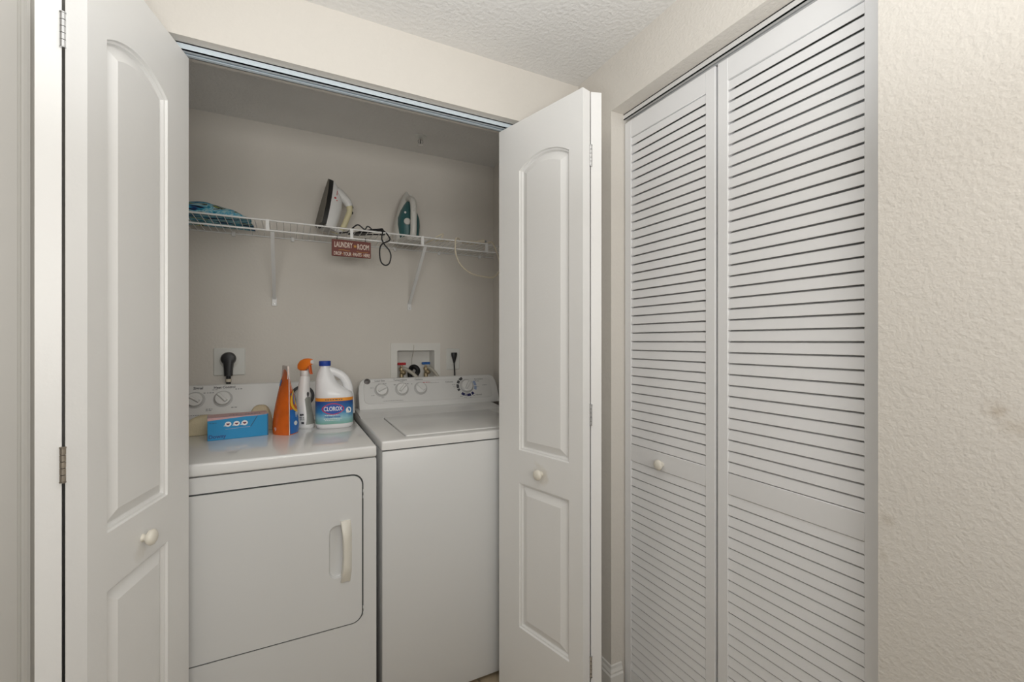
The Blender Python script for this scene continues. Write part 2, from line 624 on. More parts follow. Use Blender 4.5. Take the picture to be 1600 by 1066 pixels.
# baseboard on the louver wall, wrapping into the recess
bprof = [(0.0, 0.0), (-0.012, 0.0), (-0.012, 0.098), (-0.008, 0.103), (-0.009, 0.110), (-0.005, 0.120), (-0.004, 0.130), (0.0, 0.132)]
bm = bmesh.new()
rings(bm, [[(X2 + d, Y1, z) for d, z in bprof], [(X2 + d, LJ1 + d, z) for d, z in bprof], [(X2 + 0.045, LJ1 + d, z) for d, z in bprof]])
struct(from_bm('baseboard_right', bm, 'trim_white'), 'white baseboard wrapping the corner below the louvered doors', 'baseboard')
bm = bmesh.new()
rings(bm, [[(X2 + d, LJ0, z) for d, z in bprof], [(X2 + d, -2.8, z) for d, z in bprof]])
struct(from_bm('baseboard_near', bm, 'trim_white'), 'white baseboard along the plain right wall', 'baseboard')

# bifold track under the laundry header
def track(name, label, along, a0, a1, c, w, zt, h, m):
    """channel with a slot; along 'x' or 'y'"""
    bm = bmesh.new()
    parts = [(-w / 2, w / 2, zt - 0.003, zt), (-w / 2, -w / 2 + 0.003, zt - h, zt), (w / 2 - 0.003, w / 2, zt - h, zt),
             (-w / 2, -0.005, zt - h, zt - h + 0.003), (0.005, w / 2, zt - h, zt - h + 0.003)]
    for b0, b1, z0, z1 in parts:
        if along == 'x':
            bbox(bm, a0, a1, c + b0, c + b1, z0, z1)
        else:
            bbox(bm, c + b0, c + b1, a0, a1, z0, z1)
    o = from_bm(name, bm, m)
    return struct(o, label, 'trim')
track('trim_2', 'pale blue metal bifold track under the laundry header', 'x', XJL, XJR, 1.474, 0.036, ZH, 0.020, 'track_metal')
track('trim_3', 'white metal track above the louvered doors', 'y', LJ0, LJ1, 1.085, 0.034, ZH + 0.006, 0.020, 'wire_white')

# ------------------------------------------------------------------ moulded bifold doors
DW, DT, DTOP, DBOT = 0.391, 0.034, 2.040, 0.012

def arch_loop(x0, x1, z0, zs, rise, off, n=14):
    c = x1 - x0
    R_ = (c * c / 4 + rise * rise) / (2 * rise)
    xm = (x0 + x1) / 2
    zc = zs + rise - R_
    a, b = x0 + off, x1 - off
    out = [(a, z0 + off), (b, z0 + off)]
    for k in range(n + 1):
        x = b + (a - b) * k / n
        out.append((x, zc + math.sqrt(max(0, (R_ - off) ** 2 - (x - xm) ** 2))))
    return out

def rect_loop(x0, x1, z0, z1, off):
    return [(x0 + off, z0 + off), (x1 - off, z0 + off), (x1 - off, z1 - off), (x0 + off, z1 - off)]

PROFILE = [(0.0, 0.0), (0.0022, 0.0050), (0.0070, 0.0058), (0.0098, 0.0118), (0.0125, 0.0122), (0.037, 0.0015)]

def moulded_leaf(name, parent, sgn, flip, M):
    """leaf in its own frame: x from lead edge to fold, z up, front face at y=0, body towards sgn*y.
    M maps leaf frame to the door's root frame."""
    def put(a, b, d):
        return M @ Vector((a, sgn * d, b))
    x0, x1 = 0.108, 0.336
    if flip:
        x0, x1 = DW - x1, DW - x0
    recs = [[(arch_loop(x0, x1, 0.888, 1.868, 0.036, o), d) for o, d in PROFILE],
            [(rect_loop(x0, x1, 0.267, 0.773, o), d) for o, d in PROFILE]]
    e = 0.0015
    outer = [(0, DBOT), (DW, DBOT), (DW, DTOP), (0, DTOP)]
    bm = slab_with_recesses(outer, recs, DT, put)
    return from_bm(name, bm, 'door_white' if sgn > 0 else 'door_white_plain', parent, smooth=True, angle=9)

def knob_part(parent, p, axis, scale=1.0, m='knob_cream'):
    s = scale
    return lathe('knob', [(0.0, 0), (0.0088 * s, 0), (0.0088 * s, 0.0015 * s), (0.0068 * s, 0.004 * s), (0.0075 * s, 0.007 * s), (0.0150 * s, 0.0118 * s),
                          (0.0180 * s, 0.0175 * s), (0.0165 * s, 0.0225 * s), (0.0110 * s, 0.0260 * s), (0.005 * s, 0.0272 * s), (0.0, 0.0275 * s)], p, axis, m, parent, n=24, angle=80)

def hinge_part(parent, p, zc, m='steel'):
    bm = bmesh.new()
    L_ = 0.062
    for k in range(5):
        z0 = zc - L_ / 2 + k * L_ / 5
        lathe_bm(bm, [(0.0, 0.0006), (0.0046, 0.0006), (0.0046, L_ / 5 - 0.0006), (0.0, L_ / 5 - 0.0006)], (p[0], p[1], z0), n=10)
    lathe_bm(bm, [(0.0, 0), (0.0052, 0), (0.0052, 0.002), (0.0, 0.003)], (p[0], p[1], zc + L_ / 2), n=10)
    lathe_bm(bm, [(0.0, -0.002), (0.0052, -0.0015), (0.0052, 0), (0.0, 0)], (p[0], p[1], zc - L_ / 2), n=10)
    return from_bm('hinge', bm, m, parent, smooth=True, angle=40)

def moulded_bifold(name, label, lead, fold, gap_pt, pivot, sgn, hm):
    d = (Vector(fold) - Vector(lead)).normalized()
    root = thing(name, (lead[0], lead[1], 0), label, 'door', math.atan2(d.y, d.x), kind='structure')
    I = Matrix.Identity(4)
    leaf = moulded_leaf('door_leaf', root, sgn, False, I)
    knob_part(leaf, (0.215, 0, 0.827), (0, -sgn, 0))
    # second leaf: from the fold back to the pivot, its front facing the other way
    R0 = Matrix.Translation((lead[0], lead[1], 0)) @ Matrix.Rotation(math.atan2(d.y, d.x), 4, 'Z')
    e = (Vector(pivot) - Vector(gap_pt)).normalized()
    # its frame: x from fold to pivot, back face at gap_pt line, front face DT further out
    A = Matrix.Rotation(math.atan2(e.y, e.x), 4, 'Z')
    outn = Vector((e.y, -e.x)) * sgn   # away from the first leaf
    # front-face origin
    of = Vector(gap_pt) + outn * DT
    M2 = R0.inverted() @ Matrix.Translation((of.x, of.y, 0)) @ A
    # body direction (towards gap_pt) in leaf frame y
    yb = Vector((-e.y, e.x)).dot(-outn)
    moulded_leaf('door_leaf', root, 1.0 if yb > 0 else -1.0, True, M2)
    hp = R0.inverted() @ Vector((gap_pt[0], gap_pt[1], 0))
    back = Vector((DW, sgn * DT, 0))
    mid = (hp + back) / 2
    for z, mm in zip((1.842, 1.042, 0.265), hm):
        hinge_part(root, (mid.x + 0.0015, mid.y, 0), z, mm)
    return root

moulded_bifold('door_1', 'white moulded bifold door folded open at the left, beside the dryer', (-0.2410, 1.4705), (-0.3325, 1.0925),
               (-0.3715, 1.1000), (-0.480, 1.474), -1.0, ('steel', 'rusty_steel', 'rusty_steel'))
moulded_bifold('door_2', 'white moulded bifold door folded open between the washer and the louvered doors', (0.6945, 1.4740), (0.7975, 1.0965),
               (0.8348, 1.1065), (0.955, 1.474), 1.0, ('steel', 'steel', 'steel'))

# ------------------------------------------------------------------ louvered bifold
XL = 1.070          # room face of the leaves
LT = 0.030
door3 = thing('door_3', (XL, LJ0, 0), 'white louvered bifold closet door, closed, set in the right wall', 'door', kind='structure')
ZT, ZTR, ZM1, ZM0, ZB = 2.044, 1.982, 0.910, 0.852, 0.118
slat_me = {}
def louver_leaf(y0, y1, knob):
    sw = 0.0325
    bm = bmesh.new()
    for a, b in ((y0, y0 + sw), (y1 - sw, y1)):
        bbox(bm, XL, XL + LT, a, b, 0.012, ZT, 0.0015, 1)
    leaf = from_bm('louver_leaf', bm, 'louver_white', door3, smooth=True, angle=30)
    ya, yb = y0 + sw, y1 - sw
    for z0, z1, xo in ((ZTR, ZT, 0.0), (ZM0, ZM1, 0.0), (0.012, ZB, 0.0)):
        box('rail', XL + 0.0006, XL + LT - 0.0006, ya - 0.001, yb + 0.001, z0, z1, 'louver_white', leaf, bev=0.0012, seg=1)
    # slats
    key = round(yb - ya, 4)
    if key not in slat_me:
        bm = bmesh.new()
        sec = [(0.0012, 0.0006), (0.0018, -0.0003), (0.0030, -0.0003), (0.0036, 0.0006), (0.0072, 0.0230), (0.0195, 0.0290), (0.0225, 0.0355), (0.0205, 0.0365), (0.0175, 0.0315), (0.0043, 0.0249)]
        rings(bm, [[(x, -0.001, z) for x, z in sec], [(x, yb - ya + 0.001, z) for x, z in sec]])
        bmesh.ops.recalc_face_normals(bm, faces=bm.faces[:])
        me = bpy.data.meshes.new('slat'); bm.to_mesh(me); bm.free()
        me.materials.append(MATS['louver_white'])
        slat_me[key] = me
    pitch = 0.0296
    for z_top, z_bot in ((ZTR, ZM1), (ZM0, ZB)):
        n = int(round((z_top - z_bot) / pitch))
        p = (z_top - z_bot) / n
        for k in range(n):
            s = bpy.data.objects.new('slat', slat_me[key])
            C.objects.link(s)
            s.parent = leaf
            zz = z_bot + 0.0024 + k * p
            tilt = random.uniform(-0.006, 0.006)
            s.location = (0, ya - LJ0, zz)
            s.rotation_euler = (0, tilt, 0)
    if knob:
        knob_part(leaf, (XL + 0.0006, 1.046, 0.874), (-1, 0, 0), 0.95)
    return leaf
louver_leaf(0.848, 1.2215, True)
louver_leaf(0.4560, 0.8405, False)
# pivot bracket at the far top corner
box('pivot_bracket', XL + 0.004, XL + 0.024, 1.170, 1.219, ZT + 0.0005, ZT + 0.006, 'steel', door3, bev=0.001, seg=1)

# ------------------------------------------------------------------ dryer
def console_loops(x0, x1, yb, zb, yt, zt, yback, zback0, inset=0.0):
    """section in y,z swept along x with rounded ends"""
    out = []
    prof = [(0.0, 0.55), (0.004, 0.78), (0.012, 0.92), (0.024, 0.985), (0.045, 1.0)]
    xs = [(x0 + a, s) for a, s in prof] + [(x1 - a, s) for a, s in prof[::-1]]
    dy, dz = yt - yb, zt - zb
    for x, s in xs:
        y_, z_ = yb + dy * s, zb + dz * s
        out.append([(x, yb, zb), (x, y_ - dy * 0.04, z_ - dz * 0.05), (x, y_, z_ - dz * 0.005), (x, y_ + 0.008, z_ + 0.003 * s),
                    (x, yback - 0.006, z_ - 0.004), (x, yback, z_ - 0.014), (x, yback, zback0), (x, yb, zback0)])
    return out

def tilted(yb, zb, yt, zt, lift=0.0):
    d = Vector((0, yt - yb, zt - zb)).normalized()
    nrm = Vector((0, -d.z, d.y))
    def put(a, b, extra=0.0):
        return Vector((a, yb, zb)) + d * b + nrm * (lift + extra)
    return put, nrm, d

def control_knob(parent, put, nrm, d, a, b, r, ang, m='console_white', skirt=True):
    c = put(a, b)
    if skirt:
        lathe('knob_skirt', [(0, 0), (r * 1.22, 0), (r * 1.22, 0.0012), (r * 1.05, 0.002), (0, 0.002)], c, nrm, 'skirt_shadow_grey', parent, n=28)
    k = lathe('control_knob', [(0, 0.0025), (r * 1.0, 0.0025), (r * 0.97, 0.012), (r * 0.90, 0.0145), (0, 0.0150)], c, nrm, m, parent, n=28, angle=30)
    # raised pointer grip across the knob
    ca, sa = math.cos(math.radians(ang)), math.sin(math.radians(ang))
    X = Vector((1, 0, 0))
    u = X * ca + d * sa
    v = X * -sa + d * ca
    bm = bmesh.new()
    hw, hl = r * 0.20, r * 0.93
    lo = [c + nrm * 0.0135 + u * p + v * q for p, q in ((-hl * .8, -hw * 1.3), (hl, -hw * 1.3), (hl, hw * 1.3), (-hl * .8, hw * 1.3))]
    hi = [c + nrm * 0.024 + u * p + v * q for p, q in ((-hl * .7, -hw * .7), (hl * .9, -hw * .7), (hl * .9, hw * .7), (-hl * .7, hw * .7))]
    rings(bm, [lo, hi])
    from_bm('pointer', bm, m, parent)
    return k

DX1 = 0.2615; DX0 = DX1 - 0.686; DY = 1.510; DZ = 0.924
dry = thing('dryer', ((DX0 + DX1) / 2, 1.85, 0), 'white front-loading tumble dryer with boxes and bottles standing on its top', 'dryer')
box('top_panel', DX0 - 0.001, DX1 + 0.001, DY - 0.004, 2.245, 0.887, DZ, 'enamel', dry, bev=0.007, seg=3)
for fx in (DX0 + 0.06, DX1 - 0.06):
    for fy in (DY + 0.07, 2.18):
        lathe('foot', [(0, 0), (0.02, 0), (0.022, 0.006), (0.010, 0.010), (0.010, 0.024), (0, 0.024)], (fx, fy, 0), (0, 0, 1), 'black_rubber', dry, n=14)
# dark seam around the door opening, then the door itself proud of it
gx0, gx1, gz0, gz1 = DX0 + 0.041, 0.2205, 0.352, 0.838
def put_y(y):
    return lambda a, b, d=0.0: Vector((a, y + d, b))
bm = slab_with_recesses(rrect(DX0, DX1, 0.018, 0.884, 0.006, 3), [[(rrect(gx0, gx1, gz0, gz1, 0.036, 7), 0.0), (rrect(gx0, gx1, gz0, gz1, 0.036, 7), 0.022)]], 2.245 - DY, put_y(DY))
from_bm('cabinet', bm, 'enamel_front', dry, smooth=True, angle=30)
ra, rb = rrect(gx0 + 0.0003, gx1 - 0.0003, gz0 + 0.0003, gz1 - 0.0003, 0.0357, 7), rrect(gx0 + 0.012, gx1 - 0.012, gz0 + 0.012, gz1 - 0.012, 0.026, 7)
bm = bmesh.new()
rings(bm, [[(p, DY + 0.0015, q) for p, q in ra], [(p, DY + 0.0015, q) for p, q in rb], [(p, DY + 0.004, q) for p, q in rb], [(p, DY + 0.004, q) for p, q in ra]], False, False)
from_bm('door_seam', bm, 'seam_dark', dry)
hx0, hx1, hz0, hz1 = 0.1160, 0.1845, 0.4985, 0.694
door_out = rrect(gx0 + 0.0048, gx1 - 0.0048, gz0 + 0.0048, gz1 - 0.0048, 0.032, 7)
pk = [(rrect(hx0 + o, 0.168 - o, 0.512 + o, 0.682 - o, 0.0248 - o, 6), dd) for o, dd in ((0, 0), (0.0012, 0.003), (0.003, 0.009), (0.008, 0.0115))]
# keep the front edge softened by a stepped outer loop
bm = slab_with_recesses(door_out, [pk], 0.0235, put_y(DY - 0.0025))
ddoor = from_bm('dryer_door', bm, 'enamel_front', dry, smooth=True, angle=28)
# handle: bowed bar beside the pocket
lps = []
for k in range(15):
    t = k / 14
    z = hz0 + (hz1 - hz0) * t
    bow = math.sin(math.pi * t)
    xl = 0.1515 + 0.0075 * bow - 0.002
    xr = hx1 - 0.004 * (1 - min(1, 6 * min(t, 1 - t)))
    out_ = DY - 0.0095 - 0.019 * min(1.0, bow * 1.5) ** 0.8
    lps.append([(xl, DY + 0.002, z), (xl + 0.001, out_ + 0.002, z), (xl + 0.005, out_, z), (xr - 0.012, out_ + 0.003, z), (xr - 0.003, DY - 0.009, z), (xr, DY - 0.0015, z)])
loft('door_handle', lps, 'handle_cream', ddoor, angle=50)
# small hinge nubs on the right seam
for z in (0.345 + 0.03, 0.335 + 0.06, 0.755, 0.775):
    box('seam_clip', 0.2185, 0.2220, DY - 0.0045, DY, z, z + 0.010, 'enamel_front', dry, bev=0.0008, seg=1)
# raised rear ledge + console
bm = bmesh.new()
rings(bm, [[(x, 2.125, DZ - 0.002), (x, 2.150, DZ + 0.012), (x, 2.245, DZ + 0.012), (x, 2.245, DZ - 0.002)] for x in (DX0, DX1)])
from_bm('rear_ledge', bm, 'enamel', dry)
DC = (2.160, 0.940, 2.222, 1.083)
con = loft('console', console_loops(DX0 - 0.002, DX1 + 0.0155, *DC, 2.262, 0.936), 'console_white', dry, angle=35)
put, nrm, dd = tilted(*DC, 0.0008)
control_knob(con, put, nrm, dd, -0.339, 0.0955, 0.0285, 145)
control_knob(con, put, nrm, dd, -0.2425, 0.0955, 0.0285, 132)
control_knob(con, put, nrm, dd, 0.058, 0.0905, 0.030, 60)
lettering('Signal', 0.0150, lambda a, b: put(a - 0.331, b + 0.1455), 'print_dark', con, bold=0.0003)
lettering('Heat Control', 0.0140, lambda a, b: put(a - 0.239, b + 0.1455), 'print_dark', con, bold=0.0003)
rr = random.Random(3)
polys('fine_print', dashes(-0.300, -0.275, 0.124, 0.003, rr) + dashes(-0.282, -0.262, 0.136, 0.003, rr) + dashes(-0.20, -0.175, 0.136, 0.004, rr)
      + dashes(-0.300, -0.278, 0.054, 0.0035, rr) + dashes(-0.300, -0.280, 0.048, 0.003, rr) + dashes(-0.212, -0.188, 0.056, 0.0035, rr)
      + dashes(-0.36, -0.29, 0.031, 0.0022, rr) + dashes(-0.312, -0.305, 0.124, 0.004, rr), lambda a, b: put(a, b), 'print_grey', con)
polys('dial_print', [sector(0.058, 0.0905, 0.036, 0.050, 105, 165, 6), sector(0.058, 0.0905, 0.036, 0.050, 175, 245, 6), sector(0.058, 0.0905, 0.036, 0.050, -60, 60, 8)],
      lambda a, b: put(a, b), 'print_dark', con)

# ------------------------------------------------------------------ washer
WX0 = 0.2790; WX1 = WX0 + 0.686; WY = 1.515; WZ = 0.934
was = thing('washing_machine', ((WX0 + WX1) / 2, 1.85, 0), 'white top-loading washing machine with round control dials, right of the dryer', 'washing machine')
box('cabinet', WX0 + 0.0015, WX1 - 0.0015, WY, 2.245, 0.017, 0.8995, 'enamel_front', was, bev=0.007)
box('seam', WX0 + 0.004, WX1 - 0.004, WY + 0.004, 2.24, 0.899, 0.903, 'seam_dark', was)
LX0, LX1, LY0, LY1 = 0.372, WX1 - 0.093, 1.560, 1.960
def put_z(z):
    return lambda a, b, d=0.0: Vector((a, b, z - d))
# top deck with a shallow well that takes the lid
outer = [(WX0, WY - 0.003), (WX1, WY - 0.003), (WX1, 2.245), (WX0, 2.245)]
bm = bmesh.new()
bm.free()
well = [(rrect(LX0 - 0.004, LX1 + 0.004, LY0 - 0.002, LY1 + 0.012, 0.010, 4), 0.0), (rrect(LX0 - 0.003, LX1 + 0.003, LY0 - 0.001, LY1 + 0.011, 0.009, 4), 0.012)]
bm = slab_with_recesses(outer, [well], WZ - 0.9035, put_z(WZ))
bmesh.ops.recalc_face_normals(bm, faces=bm.faces[:])
es = [e for e in bm.edges if all(abs(v.co.z - WZ) < 1e-5 for v in e.verts) and len(e.link_faces) == 2 and
      (all(abs(v.co.y - (WY - 0.003)) < 1e-5 for v in e.verts) or all(abs(v.co.x - WX0) < 1e-5 for v in e.verts) or all(abs(v.co.x - WX1) < 1e-5 for v in e.verts))]
es += [e for e in bm.edges if abs(e.verts[0].co.x - e.verts[1].co.x) < 1e-5 and abs(e.verts[0].co.y - e.verts[1].co.y) < 1e-5 and all(abs(v.co.y - (WY - 0.003)) < 1e-5 for v in e.verts)]
bmesh.ops.bevel(bm, geom=es, offset=0.006, segments=3, affect='EDGES', profile=0.5)
from_bm('top_deck', bm, 'lid_stained', was, smooth=True, angle=35)
box('well_floor', LX0 - 0.003, LX1 + 0.003, LY0 - 0.001, LY1 + 0.011, WZ - 0.0125, WZ - 0.0115, 'seam_dark', was)
lid = box('lid', LX0, LX1, LY0 - 0.0015, LY1 + 0.009, WZ - 0.010, WZ + 0.0035, 'lid_stained', was, bev=0.0045, seg=3)
bm = bmesh.new()
rings(bm, [[(x, 1.985, WZ - 0.002), (x, 2.03, WZ + 0.005), (x, 2.140, WZ + 0.013), (x, 2.245, WZ + 0.013), (x, 2.245, WZ - 0.002)] for x in (WX0 + 0.002, WX1 - 0.002)])
from_bm('rear_ledge', bm, 'enamel', was, smooth=True, angle=30)
WC = (2.160, 0.948, 2.222, 1.083)
wcon = loft('console', console_loops(WX0 + 0.0195, WX1 + 0.055, *WC, 2.262, 0.945), 'console_white', was, angle=35)
put, nrm, dd = tilted(*WC, 0.0)
# raised inset plate
lo = rrect(0.322, 0.985, 0.024, 0.134, 0.022, 6)
hi = rrect(0.3235, 0.9835, 0.0255, 0.1325, 0.021, 6)
loft('control_plate', [[put(a, b, 0.0003) for a, b in lo], [put(a, b, 0.0022) for a, b in hi]], 'console_inset', wcon, angle=20)
put, nrm, dd = tilted(*WC, 0.0026)
for a, ang in ((0.404, 25), (0.5025, 50), (0.5965, 135)):
    control_knob(wcon, put, nrm, dd, a, 0.0905, 0.0275, ang)
control_knob(wcon, put, nrm, dd, 0.8445, 0.0905, 0.0315, 58)
lettering('Load Size', 0.0125, lambda a, b: put(a + 0.400, b + 0.1395, -0.0015), 'print_grey', wcon, bold=0.0002)
lettering('Temperature', 0.0125, lambda a, b: put(a + 0.499, b + 0.1400, -0.0015), 'print_grey', wcon, bold=0.0002)
lettering('Options', 0.0125, lambda a, b: put(a + 0.592, b + 0.1395, -0.0015), 'print_grey', wcon, bold=0.0002)
lettering('Delicates', 0.0110, lambda a, b: put(a + 0.752, b + 0.1180), 'print_grey', wcon, bold=0.0002)
lettering('Permanent', 0.0110, lambda a, b: put(a + 0.918, b + 0.127), 'print_grey', wcon, bold=0.0002)
lettering('Press', 0.0110, lambda a, b: put(a + 0.908, b + 0.117), 'print_grey', wcon, bold=0.0002)
lettering('Normal', 0.0110, lambda a, b: put(a + 0.905, b + 0.040), 'print_grey', wcon, bold=0.0002)
rr = random.Random(5)
pr = dashes(0.392, 0.405, 0.123, 0.003, rr) + dashes(0.412, 0.43, 0.123, 0.003, rr) + dashes(0.352, 0.368, 0.104, 0.003, rr) + dashes(0.356, 0.37, 0.065, 0.003, rr) \
    + dashes(0.402, 0.416, 0.052, 0.003, rr) + dashes(0.465, 0.475, 0.115, 0.004, rr) + dashes(0.522, 0.538, 0.118, 0.004, rr) + dashes(0.495, 0.512, 0.130, 0.002, rr) \
    + dashes(0.552, 0.560, 0.116, 0.004, rr) + dashes(0.64, 0.695, 0.118, 0.0022, rr) + dashes(0.41, 0.505, 0.0345, 0.0024, rr) \
    + dashes(0.765, 0.785, 0.102, 0.0025, rr) + dashes(0.770, 0.785, 0.092, 0.0025, rr) + dashes(0.773, 0.785, 0.083, 0.0025, rr) \
    + dashes(0.895, 0.915, 0.085, 0.0022, rr) + dashes(0.935, 0.962, 0.092, 0.003, rr) + dashes(0.80, 0.815, 0.036, 0.0022, rr) \
    + dashes(0.822, 0.836, 0.029, 0.003, rr) + dashes(0.852, 0.866, 0.029, 0.003, rr) + dashes(0.872, 0.884, 0.036, 0.003, rr)
polys('fine_print', pr, lambda a, b: put(a, b), 'print_grey', wcon)
polys('fine_print', dashes(0.605, 0.65, 0.1215, 0.0035, rr), lambda a, b: put(a, b), 'print_red', wcon)
for m_, secs in (('print_dark', [(112, 135), (140, 160), (166, 190), (194, 208)]), ('print_navy', [(228, 250), (254, 260), (264, 290), (296, 312)]),
                 ('print_lightblue', [(-25, -2), (2, 32)])):
    pl = []
    for a0, a1 in secs:
        pl.append(sector(0.8445, 0.0905, 0.0420, 0.0565, a0, a1, 5))
    polys('dial_print', pl, lambda a, b: put(a, b, -0.0003), m_, wcon)
em = lathe('emblem', [(0, 0), (0.0148, 0), (0.0148, 0.0016), (0.0135, 0.0024), (0, 0.0026)], put(0.341, 0.1375, -0.0026), nrm, 'emblem_dark', wcon, n=28)
polys('emblem_ring', sector(0.341, 0.1375, 0.0108, 0.0120, 0, 360, 28), lambda a, b: put(a, b, 0.0003), 'print_grey', wcon)
lettering('GE', 0.0125, lambda a, b: put(a + 0.341, b + 0.1375, 0.0003), 'print_grey', wcon)
for fx in (WX0 + 0.05, WX1 - 0.05):
    for fy in (WY + 0.06, 2.19):
        lathe('foot', [(0, 0), (0.02, 0), (0.022, 0.006), (0.010, 0.010), (0.010, 0.024), (0, 0.024)], (fx, fy, 0), (0, 0, 1), 'black_rubber', was, n=14)

# ------------------------------------------------------------------ wall outlets, plugs and valve box
def wall_plate(name, x0, x1, z0, z1, label, cat):
    o = thing(name, ((x0 + x1) / 2, YB, z0), label, cat)
    lps = [[(a, YB, b) for a, b in rrect(x0, x1, z0, z1, 0.004, 3)], [(a, YB - 0.004, b) for a, b in rrect(x0, x1, z0, z1, 0.004, 3)],
           [(a, YB - 0.0065, b) for a, b in rrect(x0 + 0.003, x1 - 0.003, z0 + 0.003, z1 - 0.003, 0.003, 3)]]
    loft('plate', lps, 'plate_white', o, angle=25)
    return o
o1 = wall_plate('wall_outlet', -0.289, -0.170, 1.1185, 1.2395, 'large square white outlet plate above the dryer console', 'outlet')
lathe('socket', [(0, 0.0065), (0.036, 0.0065), (0.036, 0.0085), (0.033, 0.0105), (0, 0.0105)], (-0.231, YB, 1.184), (0, -1, 0), 'plate_white', o1, n=28)
o2 = wall_plate('wall_outlet', 0.769, 0.8425, 1.114, 1.2305, 'small white duplex outlet plate beside the washer valve box', 'outlet')
for dz in (0.0195, -0.0195):
    lps = [[(a, YB - 0.0065, b) for a, b in rrect(0.789, 0.823, 1.172 + dz - 0.0145, 1.172 + dz + 0.0145, 0.010, 5)],
           [(a, YB - 0.0085, b) for a, b in rrect(0.790, 0.822, 1.172 + dz - 0.0135, 1.172 + dz + 0.0135, 0.009, 5)]]
    loft('receptacle', lps, 'plate_white', o2, angle=25)

# dryer plug: big right-angle plug with a cord that drops behind the console
pl = thing('power_cord', (-0.231, YB - 0.03, 1.0), 'black right-angle plug and thick cord in the square outlet above the dryer', 'cord')
def plug_loop(y, k):
    pts = []
    for i in range(18):
        a = math.radians(-48 + i * 276 / 17)
        pts.append((-0.2315 + k * 0.0285 * math.cos(a), y, 1.193 + k * 0.0285 * math.sin(a)))
    pts += [(-0.2315 - k * 0.0165, y, 1.150), (-0.2315 - k * 0.0150, y, 1.118), (-0.2315 + k * 0.0150, y, 1.118), (-0.2315 + k * 0.0165, y, 1.150)]
    return pts
loft('plug', [plug_loop(YB - 0.0107, 0.9), plug_loop(YB - 0.016, 1.0), plug_loop(YB - 0.036, 1.0), plug_loop(YB - 0.046, 0.86), plug_loop(YB - 0.048, 0.6)], 'black_rubber', pl, angle=40)
tube('cord', spline([(-0.2315, YB - 0.028, 1.123), (-0.2315, YB - 0.028, 1.09), (-0.2315, YB - 0.0285, 1.05), (-0.2315, YB - 0.027, 0.9)]), 0.0092, 'black_rubber', pl, n=12)
lathe('cord_tag', [(0, 0), (0.0105, 0), (0.0105, 0.012), (0, 0.012)], (-0.2315, YB - 0.028, 1.092), (0, 0, 1), 'cord_beige', pl, n=14)

p2 = thing('power_cord', (0.806, YB - 0.02, 1.0), 'slim black plug and cord in the small outlet above the washer', 'cord')
lps = []
for dzz, w, d in ((0.0, 0.0165, 0.016), (-0.008, 0.0175, 0.018), (-0.020, 0.0155, 0.018), (-0.040, 0.0085, 0.014), (-0.056, 0.0045, 0.0095)):
    z = 1.207 + dzz
    lps.append([(0.806 + w * math.cos(a), YB - 0.021 + d * 0.7 * math.sin(a), z) for a in [2 * math.pi * k / 14 for k in range(14)]])
loft('plug', lps, 'black_rubber', p2, angle=50)
tube('cord', spline([(0.806, YB - 0.021, 1.155), (0.8075, YB - 0.021, 1.12), (0.809, YB - 0.022, 1.08), (0.808, YB - 0.024, 1.0), (0.805, YB - 0.026, 0.9)]), 0.0040, 'black_rubber', p2, n=8)

# washer valve box
vb = thing('valve_box', ((BX0 + BX1) / 2, YB, BZ0), 'white recessed washer valve box in the back wall above the washer', 'valve box')
outer = rrect(0.4702, 0.7327, 0.985, 1.2595, 0.004, 2)
rec = [(rrect(BX0 + o, BX1 - o, BZ0 + o, BZ1 - o, 0.006, 3), d) for o, d in ((0, 0.0), (0.0012, 0.003), (0.003, 0.085), (0.004, 0.087))]
bm = slab_with_recesses(outer, [rec], 0.0065, put_y(YB - 0.0065), back=False)
# the recess walls pass through the hole in the wall
from_bm('box_frame', bm, 'box_plastic', vb, smooth=True, angle=25)
def valve(x, m_, name):
    v = lathe('valve', [(0, 0), (0.011, 0), (0.011, 0.02), (0.008, 0.022), (0.008, 0.034), (0.0125, 0.036), (0.0125, 0.05), (0.006, 0.055), (0.006, 0.063), (0, 0.063)],
              (x, YB + 0.032, 1.078), (0, 0, 1), 'brass', vb, n=16)
    bm = bmesh.new()
    bbox(bm, x - 0.022, x + 0.022, YB + 0.024, YB + 0.040, 1.1435, 1.1565, 0.003, 2)
    for k in range(-2, 3):
        bbox(bm, x + k * 0.0085 - 0.0025, x + k * 0.0085 + 0.0025, YB + 0.020, YB + 0.025, 1.1435, 1.1560, 0.001, 1)
    from_bm('valve_handle', bm, m_, v)
    lathe('spout', [(0, 0), (0.012, 0), (0.012, 0.018), (0.010, 0.022), (0, 0.022)], (x, YB + 0.028, 1.108), (0.55, -0.75, -0.35), 'brass', v, n=14)
    return v
valve(0.5335, 'valve_red', 'hot')
valve(0.6640, 'valve_blue', 'cold')
hs = tube('hose', spline([(0.540, YB + 0.02, 1.128), (0.556, YB - 0.002, 1.118), (0.590, YB - 0.022, 1.090), (0.610, YB - 0.026, 1.05), (0.612, YB - 0.026, 0.9)]), 0.0095, 'hose_grey', None, n=10, loc=(0.612, YB - 0.026, 0.9))
tag(hs, 'greyish hose running from the red hot water valve down behind the washer', 'hose', 'washer hoses in the valve box')
hs2 = tube('hose', spline([(0.671, YB + 0.02, 1.130), (0.685, YB - 0.002, 1.120), (0.706, YB - 0.022, 1.092), (0.722, YB - 0.026, 1.05), (0.724, YB - 0.026, 0.9)]), 0.0085, 'hose_grey', None, n=10, loc=(0.724, YB - 0.026, 0.9))
tag(hs2, 'greyish hose running from the blue cold water valve down behind the washer', 'hose', 'washer hoses in the valve box')
